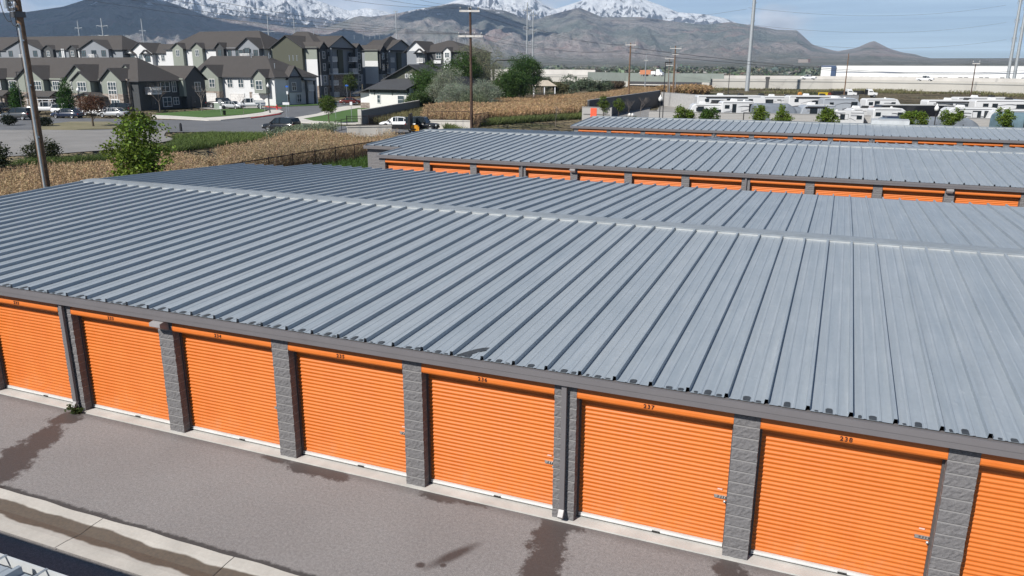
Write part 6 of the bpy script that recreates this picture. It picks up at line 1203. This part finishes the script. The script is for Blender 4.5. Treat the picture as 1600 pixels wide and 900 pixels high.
trailer('white travel trailer with two dark windows between the covers and the bushy tree', 1271, 106.5, 4.7, T+R(-2), 'travel', 3.05, GEL2, GRAPH2, None, [(-.5, 1.95, .85, .75), (1.0, 1.95, .55, .5)], 1, -1, awning=True); trailer('pale fifth wheel with dark swooping graphics, second row behind the bushy tree', 1308, 115, 5.4, T+R(-3), 'fifth', 3.6, GEL2, GRAPH, None, [(1.7, 2.5, .6, .6), (-1.5, 2.2, .35, 1.2)], 1); trailer('long pale trailer with dark sweeping graphics, farther row at left', 1268, 125, 8.5, T+R(-1), 'travel', 3.6, GEL, GRAPH, None, [(0, 2.2, .9, .6), (2.6, 2.2, .8, .6)], 2, 1, awning=True); trailer('white roofed trailer in the farthest row behind the grey covers', 1215, 130, 9.0, T+R(0), 'travel', 3.3, GEL, None, None, [(-2, 2.2, .9, .6), (2, 2.2, .9, .6)], 3)
trailer('low white trailer with a bowed front, just right of the bushy tree', 1314, 101, 4.6, T+R(-4), 'travel', 2.55, GEL, GRAPH2, None, [(-.2, 1.6, .7, .4)], 0, -1); trailer('small white trailer with dark roof boxes before the truck camper', 1340, 104, 4.0, T+R(-2), 'travel', 2.75, GEL, None, None, [(-.8, 2.2, .8, .45), (.5, 2.2, .8, .45)], 2, -1); trailer('plain white trailer below the nose of the black gooseneck', 1382, 101, 4.3, T+R(-3), 'travel', 2.95, GEL, None, None, [], 0); trailer('white fifth wheel with red square panel, far row before the white flatbed truck', 1372, 122, 5.4, T+R(-1), 'fifth', 3.3, GEL, P('graphic_red', (.3, .05, .05), .4), None, [(-1.0, 2.2, .5, .8)], 0)
# dark solar covered trailer, gooseneck
q = at_depth(1394, 96.5); o = thing('utility_trailer', 'small dark blue topped trailer just left of the round tree before the gooseneck', 'trailer', (q[0], q[1], 0), T+R(-3), 'trailers parked in the lot'); m = MB(); side_body(m, [(-1.6, .5), (1.1, .5), (1.3, 1.2), (.6, 2.05), (-1.2, 2.05), (-1.6, 1.9)], 2.0); m.build('body', paint_m('slate', (.12, .16, .2)), o); m = MB(); m.box(-1.15, .55, -.8, .8, 2.05, 2.25); m.build('roof', paint_m('navy2', (.02, .03, .07)), o); [wheel(o, -.2, s_*.9, .33) for s_ in (-1, 1)]
q = at_depth(1422, 105); o = thing('gooseneck_trailer', 'long black gooseneck trailer with white roof in the middle of the lot', 'trailer', (q[0], q[1], 0), T+R(-3), 'trailers parked in the lot'); m = MB(); side_body(m, [(-4.6, 2.2), (-2.2, 2.2), (-1.7, .6), (4.7, .6), (4.8, 3.0), (4.6, 3.15), (-4.5, 3.15), (-4.7, 2.9)], 2.5, .06); m.build('body', paint_m('black_gloss', (.010, .010, .012), .3), o); m = MB(); m.box(-4.4, 4.6, -1.1, 1.1, 3.13, 3.19); m.build('roof', ROOFM, o); [wheel(o, x, s_*1.1, .38) for x in (1.0, 1.9) for s_ in (-1, 1)]; m = MB(); m.tube([(-3.8, 0, 2.3), (-3.8, 0, 1.1)], .09, 8); m.build('neck_coupler', MAT['black_metal'], o)
trailer('white travel trailer with two dark square windows right of the lamp post', 1506, 99, 6.2, T+R(-4), 'travel', 3.15, GEL, GRAPH2, None, [(.6, 2.0, .7, .6), (2.0, 2.0, .7, .6), (-1.2, 2.1, .3, .2)], 1, -1); trailer('white rounded trailer nose at the right edge, before the blue cover', 1577, 97, 6.0, T+R(-4), 'travel', 3.0, GEL, NV, None, [], 0, -1); trailer('long white and dark motorhome in the farther row behind the glass lamp post', 1490, 116, 9.5, T+R(-2), 'motor', 3.35, GEL, GRAPH, None, [(-2.5, 2.3, 2.0, .5), (1.0, 2.3, 1.6, .5), (3.6, 2.2, .5, 1.2)], 2, 1, awning=True); trailer('pale fifth wheel with dark nose at the far right of the farther row', 1556, 114, 8.0, T+R(-3), 'fifth', 3.5, GEL, GRAPH, None, [(-2.5, 2.1, .5, 1.3), (-1.2, 2.1, .5, 1.3), (2.9, 2.2, 1.6, .7)], 2)
trailer('white camper roof in the farthest row right of the black gooseneck', 1530, 126, 9.0, T+R(-1), 'travel', 3.4, GEL, None, None, [(-1, 2.3, 1, .5), (2, 2.3, 1, .5)], 2)
# work trucks behind the lot
def work_truck(label, u, d, rz, flat=True, cabm=None):
    q = at_depth(u, d); o = thing('work_truck', label, 'truck', (q[0], q[1], 0), rz); m = MB(); side_body(m, [(.6, .6), (3.1, .6), (3.15, 1.25), (2.1, 1.4), (1.6, 2.25), (.7, 2.25), (.6, 2.1)], 2.1, .08); m.build('cab', cabm or WH, o)
    for s_ in (-1, 1): m = MB(); m.mesh([(.85, s_*1.062, 1.45), (1.9, s_*1.062, 1.45), (1.55, s_*1.03, 2.1), (.85, s_*1.03, 2.1)], [(0, 1, 2, 3)]); m.build('side_window', MAT['glass'], o)
    m = MB(); m.box(-3.2, .5, -1.1, 1.1, .85, 1.05) if flat else m.box(-3.2, .5, -1.1, 1.1, .85, 1.6)
    b = m.build('bed', MAT['black_metal'], o)
    if flat:
        m = MB(); m.box(.35, .45, -1.0, 1.0, 1.05, 2.1); m.build('headache_rack', MAT['black_metal'], b); m = MB(); m.box(-2.6, -.4, -.7, .7, 1.05, 1.75); m.build('load', MAT['black_rubber'], b)
    for x in (-2.0, 2.3): [wheel(o, x, s_*.95, .42) for s_ in (-1, 1)]
    headset(o, 3.14, .75, 1.05); return o
work_truck('white cab flatbed truck with black load behind the trailer lot', 1350, 214, T+R(-4)); work_truck('small white service truck behind the far trailers, left of the flatbed truck', 1318, 214, T+R(-4), False)
q = at_depth(1286, 216); o = thing('dumpster', 'bright yellow roll-off container on the dirt behind the lot', 'container', (q[0], q[1], 0), T+R(-3)); m = MB(); m.prism([(-.7, .1), (.7, .1), (.8, 1.15), (-.8, 1.15)], -1.1, 1.1, 'x'); m.build('bin_body', P('yellow_paint', (.8, .55, .02), .5), o); m = MB(); m.box(-1.15, 1.15, -.85, .85, 1.15, 1.22); m.build('rim', MAT['yellow_paint'], o)
q = at_depth(1251, 218); o = thing('loader', 'tiny orange and cream machine on the dirt strip left of the yellow container', 'machine', (q[0], q[1], 0), T); m = MB(); side_body(m, [(-.8, .4), (.8, .4), (.8, .7), (.1, .75), (0, 1.25), (-.55, 1.25), (-.8, .8)], 1.0); m.build('body', P('loader_orange', (.5, .22, .04), .5), o); [wheel(o, x, s_*.5, .3) for x in (-.5, .5) for s_ in (-1, 1)]
q = at_depth(1301, 216); o = thing('cargo_rack', 'low rust red flat trailer between the yellow container and the white truck', 'trailer', (q[0], q[1], 0), T); m = MB(); m.box(-1.8, 1.8, -1, 1, .6, .8); m.box(-1.8, 1.8, -1, -.95, .8, 1.2); m.build('deck', P('rust_red', (.2, .04, .03), .7), o); [wheel(o, x, s_*1.0, .33) for x in (-.4, .4) for s_ in (-1, 1)]
# picnic shelter
q = at_depth(850, 205); o = thing('picnic_shelter', 'small open shelter with a pale pitched roof among the bushes', 'shelter', (q[0], q[1], 0), RZ); m = MB(); rf = House.__new__(House); 
m.mesh([(-3.2, -2.6, 3.0), (3.2, -2.6, 3.0), (1.0, 0, 4.4), (-1.0, 0, 4.4), (-3.2, 2.6, 3.0), (3.2, 2.6, 3.0)], [(0, 1, 2, 3), (5, 4, 3, 2), (1, 5, 2), (4, 0, 3), (0, 4, 5, 1)]); m.build('roof', P('tan_roof', (.42, .37, .30), .8), o)
for x in (-2.7, 0, 2.7):
    for y in (-2.2, 2.2): m = MB(); m.box(-.12, .12, -.12, .12, 0, 3.05); m.build('post', MAT['white_paint'], o, (x, y, 0))
m = MB(); m.box(-2.6, 2.6, -2.3, -2.2, .2, 1.0); m.build('railing', MAT['dark_trim'], o)
# ------------------------------------------------------------------ freeway, bridge, warehouse, suburbs
FW = [np.array(at_depth(u, d)[:2]) for u, d in ((-200, 560), (640, 470), (842, 428), (940, 395))]; FB = [np.array(at_depth(u, d)[:2]) for u, d in ((983, 318), (1098, 303))]; FE = [np.array(at_depth(u, d)[:2]) for u, d in ((1098, 303), (1300, 292), (1480, 268), (1620, 246), (1900, 205))]
def run(name, label, pts, z0, z1, th, mat, cat='wall', lip=True):
    o = thing(name, label, cat, (0, 0, 0)); m = MB(); L_ = MB()
    for a, b in zip(pts[:-1], pts[1:]):
        d = (b-a)/np.hypot(*(b-a)); n = np.array([-d[1], d[0]])*th; V = [(*a, z0), (*b, z0), (*(b+n), z0), (*(a+n), z0), (*a, z1), (*b, z1), (*(b+n), z1), (*(a+n), z1)]; m.mesh(V, [(4, 5, 6, 7), (0, 1, 5, 4), (1, 2, 6, 5), (2, 3, 7, 6), (3, 0, 4, 7)])
        if lip: e = n/th*.12; V = [(*(a-e), z1-.9), (*(b-e), z1-.9), (*(b-e), z1-.65), (*(a-e), z1-.65), (*a, z1-.9), (*b, z1-.9), (*b, z1-.65), (*a, z1-.65)]; L_.mesh(V, [(0, 1, 2, 3), (3, 2, 6, 7), (0, 4, 5, 1)])
    m.build('wall', mat, o)
    if lip: L_.build('ledge', P('ledge_grey', (.3, .3, .29), .8), o)
    return o
CONC = paint('freeway_concrete', (.47, .455, .42), .85, var=.1, scale=.12); CONC2 = paint('barrier_concrete', (.52, .5, .47), .85, var=.08, scale=.2); GREENW = paint('sound_wall', (.21, .24, .22), .8, var=.1, scale=.2)
def deck(name, pts, w, z, mat):
    m = MB()
    for a, b in zip(pts[:-1], pts[1:]): d = (b-a)/np.hypot(*(b-a)); n = np.array([-d[1], d[0]])*w; m.mesh([(*a, z), (*b, z), (*(b+n), z), (*(a+n), z)], [(0, 1, 2, 3)])
    return tag(m.build(name, mat), kind='structure')
off = lambda pts, k: [p+np.array([-(EF[1]*0), 0])+k*EF[:2] for p in pts]
fr = [np.array(at_depth(u, d)[:2]) for u, d in ((-200, 560), (640, 470), (842, 428), (940, 395), (983, 318), (1098, 303), (1300, 292), (1480, 268), (1620, 246), (1900, 205))]
deck('freeway', [p+EF[:2]*1.0 for p in FE], 34, 3.1, road_mat('freeway_lanes', (.3, .3, .29), (.36, .355, .34))); deck('freeway', [p+EF[:2]*1.0 for p in FW], 34, 3.2, bpy.data.materials['freeway_lanes'])
run('retaining_wall', 'pale concrete freeway retaining wall behind the trailer lot', FE, -.2, 3.4, .8, CONC); run('freeway_barrier', 'long pale freeway barrier beyond the traffic on the right', [p+EF[:2]*32 for p in FE], 3.1, 4.4, .5, CONC2, 'barrier', False)
run('retaining_wall', 'pale concrete freeway wall left of the bridge, beyond the bushes', FW, -.2, 3.3, .8, CONC); run('freeway_barrier', 'upper pale freeway wall left of the bridge', [p+EF[:2]*34 for p in FW], 3.2, 6.0, .5, CONC2, 'barrier', False)
# bridge
ba, bb = FB; d = (bb-ba)/np.hypot(*(bb-ba)); ang = math.atan2(d[1], d[0]); Lb = float(np.hypot(*(bb-ba))); o = thing('bridge', 'low freeway bridge with a girder in painted shadow and green grey parapet over the reeds', 'bridge', (ba[0], ba[1], 0), ang)
m = MB(); m.box(-1, Lb+1, 0, 26, 2.1, 2.6); m.build('deck', CONC, o); m = MB(); m.box(-1, Lb+1, -.3, 0, 1.05, 2.1); m.build('girder', P('girder_shade', (.05, .05, .055), .7), o); m = MB(); m.box(-.5, Lb, -.4, -.31, .7, 1.05); m.build('lower_beam', P('white_beam', (.6, .58, .55), .7), o); m = MB(); m.box(-1.3, Lb+3, -.3, 0, 2.1, 4.2); m.build('parapet', GREENW, o)  # girder colour carries the black shadow below the deck
for x, nm in ((-3, 'abutment'), (Lb, 'abutment')): m = MB(); m.box(x, x+3, -1.5, 26, -.2, 2.05); m.build(nm, CONC, o)
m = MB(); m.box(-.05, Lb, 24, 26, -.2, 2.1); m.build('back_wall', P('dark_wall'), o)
gw = [np.array(at_depth(u, dd)[:2]) for u, dd in ((918, 385), (985, 340), (1098, 325), (1130, 322))]; run('sound_wall', 'green grey sound wall standing behind the freeway bridge', gw, 1.5, 5.2, .4, GREENW, 'wall', False)
deck('freeway', [at_depth(984, 322)[:2]+0, at_depth(1100, 308)[:2]], 14, 3.9, bpy.data.materials['freeway_lanes'])
# traffic
A2 = math.atan2((FE[2]-FE[1])[1], (FE[2]-FE[1])[0])
def on_fw(u, d, z): q = at_depth(u, d, z); return (q[0], q[1], z)
car('pickup', 'white pickup driving on the freeway before the loading docks', on_fw(1445, 283, 3.11), A2, WH, 'freeway traffic', 'pickup truck', 'pickup_truck'); car('pickup', 'white pickup on the freeway left of the warehouse corner', on_fw(1263, 309, 3.11), A2+math.pi, WH, 'freeway traffic', 'pickup truck', 'pickup_truck')
q = on_fw(1020, 316, 3.91); o = thing('semi_truck', 'white semi truck with an orange trailer crossing the bridge', 'truck', q, A2+R(8), 'freeway traffic'); m = MB(); m.box(-5.2, -.6, -1.2, 1.2, .9, 2.6); m.build('trailer_box', P('box_orange', (.5, .2, .1), .6), o); m = MB(); side_body(m, [(1.6, .6), (4.4, .6), (4.4, 1.6), (3.5, 1.8), (3.1, 2.9), (1.7, 2.9)], 2.3); m.build('cab', WH, o); m = MB(); m.box(-.5, 1.4, -1.1, 1.1, .9, 2.2); m.build('sleeper', WH, o); [wheel(o, x, s_*1.05, .5) for x in (-4, -2.9, .6, 3.6) for s_ in (-1, 1)]
m = MB(); q = at_depth(1198, 288); m.box(-.5, .5, -.4, .4, -.2, 3.5); m.box(-.7, .7, -.4, .4, 3.5, 4.4); tag(m.build('notice_board', P('band_dark'), None, (q[0], q[1], 0), RZ), 'dark upright board against the freeway wall beyond the grey covers', 'board')
# sign gantry
q = at_depth(823, 390); o = thing('sign_gantry', 'dark curved highway sign gantry left of the twin steel poles', 'sign gantry', (q[0], q[1], 0), RZ); k = 390/FPX; m = MB(); zt = CAM[2]+(102.9-94)*k; m.tube([(-52*k, 0, 0), (-52*k, 0, zt-2), (-47*k, 0, zt), (0, 0, zt), (1, 0, zt-.6), (1, 0, 0)], .5, 8); m.build('gantry_frame', MAT['dark_trim'], o)
# warehouse
wd = 545; w0 = at_depth(1284, wd); k = wd/FPX; o = thing('warehouse', 'long white warehouse with a blue corner panel and dark loading docks', 'warehouse', (w0[0], w0[1], -2.6), 0.0); Hh = 11.4; m = MB(); m.box(0, 200, 0, 90, 0, Hh); m.build('wall', paint('warehouse_white', (.82, .83, .83), .6, var=.04, scale=.05), o); m = MB(); m.box(-1, 6.2, -1.2, -.01, 0, Hh-.9); m.build('corner_block', bpy.data.materials['warehouse_white'], o)
m = MB(); m.box(5.4, 8.4, -1.3, -.02, 1.6, Hh+.1); m.box(-1, 5.4, -1.3, -.02, Hh-.85, Hh+.1); m.build('blue_panel', P('panel_blue', (.055, .09, .17), .5), o); m = MB(); m.box(8.4, 200, -.08, -.02, 6.9, 7.25); m.build('blue_stripe', MAT['panel_blue'], o); m = MB(); m.box(-.2, 200.2, -.1, 90, Hh, Hh+.25); m.build('roof_edge', P('roof_grey', (.4, .4, .4), .7), o)
for i in range(12):
    for j in (0, 3.2): x = 24+i*11.9+j; m = MB(); m.box(x, x+2.4, -.25, -.02, 1.0, 4.4); dd = m.build('loading_dock', P('dock_dark', (.06, .06, .065), .7), o); m = MB(); m.box(x+.35, x+2.05, -.3, -.26, 1.0, 3.9); m.build('dock_door', MAT['white_paint'], dd)
# houses scattered through the valley trees
rnd = random.Random(8); hs = []
for kind in range(3):
    m = MB(); m.box(-5, 5, -4, 4, 0, 3.4); w = m.data('wall', P(('far_wall_pale', 'far_wall_tan', 'far_wall_grey')[kind], ((.62, .6, .57), (.4, .33, .27), (.42, .43, .44))[kind], .8)); m = MB(); m.mesh([(-5.6, -4.6, 3.2), (5.6, -4.6, 3.2), (5.6, 0, 6), (-5.6, 0, 6), (-5.6, 4.6, 3.2), (5.6, 4.6, 3.2)], [(0, 1, 2, 3), (5, 4, 3, 2), (1, 5, 2), (4, 0, 3)]); hs.append((w, m.data('roof', P('far_roof_%s' % 'abc'[kind], ((.2, .19, .18), (.14, .1, .08), (.5, .49, .47))[kind], .8))))
LBL = ('far pale walled house among the valley trees', 'far tan walled house among the valley trees', 'far light roofed house among the valley trees')
for i in range(70):
    k = i % 3; q = at_depth(rnd.uniform(770, 1330), rnd.uniform(760, 1900)); o = thing('far_house', LBL[k], 'house', (q[0], q[1], -4.0), rnd.uniform(0, 3.1), LBL[k].replace('house', 'houses')); link('wall', hs[k][0], o); link('roof', hs[k][1], o)
for u0, u1, d, nm in ((982, 1001, 760, 'white low building beyond the bridge, left of two'), (1004, 1030, 770, 'white low building beyond the bridge, right of two')):
    q = at_depth(u0, d); w = (u1-u0)*d/FPX; o = thing('far_building', nm, 'building', (q[0], q[1], -3.5), RZ); m = MB(); m.box(0, w, 0, 12, 0, 4.6); m.build('wall', MAT['house_white'], o); m = MB(); m.box(-.3, w+.3, -.3, 12.3, 4.6, 5.0); m.build('roof', MAT['roof_grey'], o)
q = at_depth(1255, 3300); o = thing('far_building', 'isolated brown block on the bench below the right hill', 'building', (q[0], q[1], 18), RZ); m = MB(); m.box(-22, 14, -8, 8, 0, 20); m.build('wall', P('tan_block', (.35, .3, .27), .8), o); m = MB(); m.box(15, 24, -8, 8, 0, 22); m.build('tower', P('brown_block', (.14, .09, .08), .8), o)
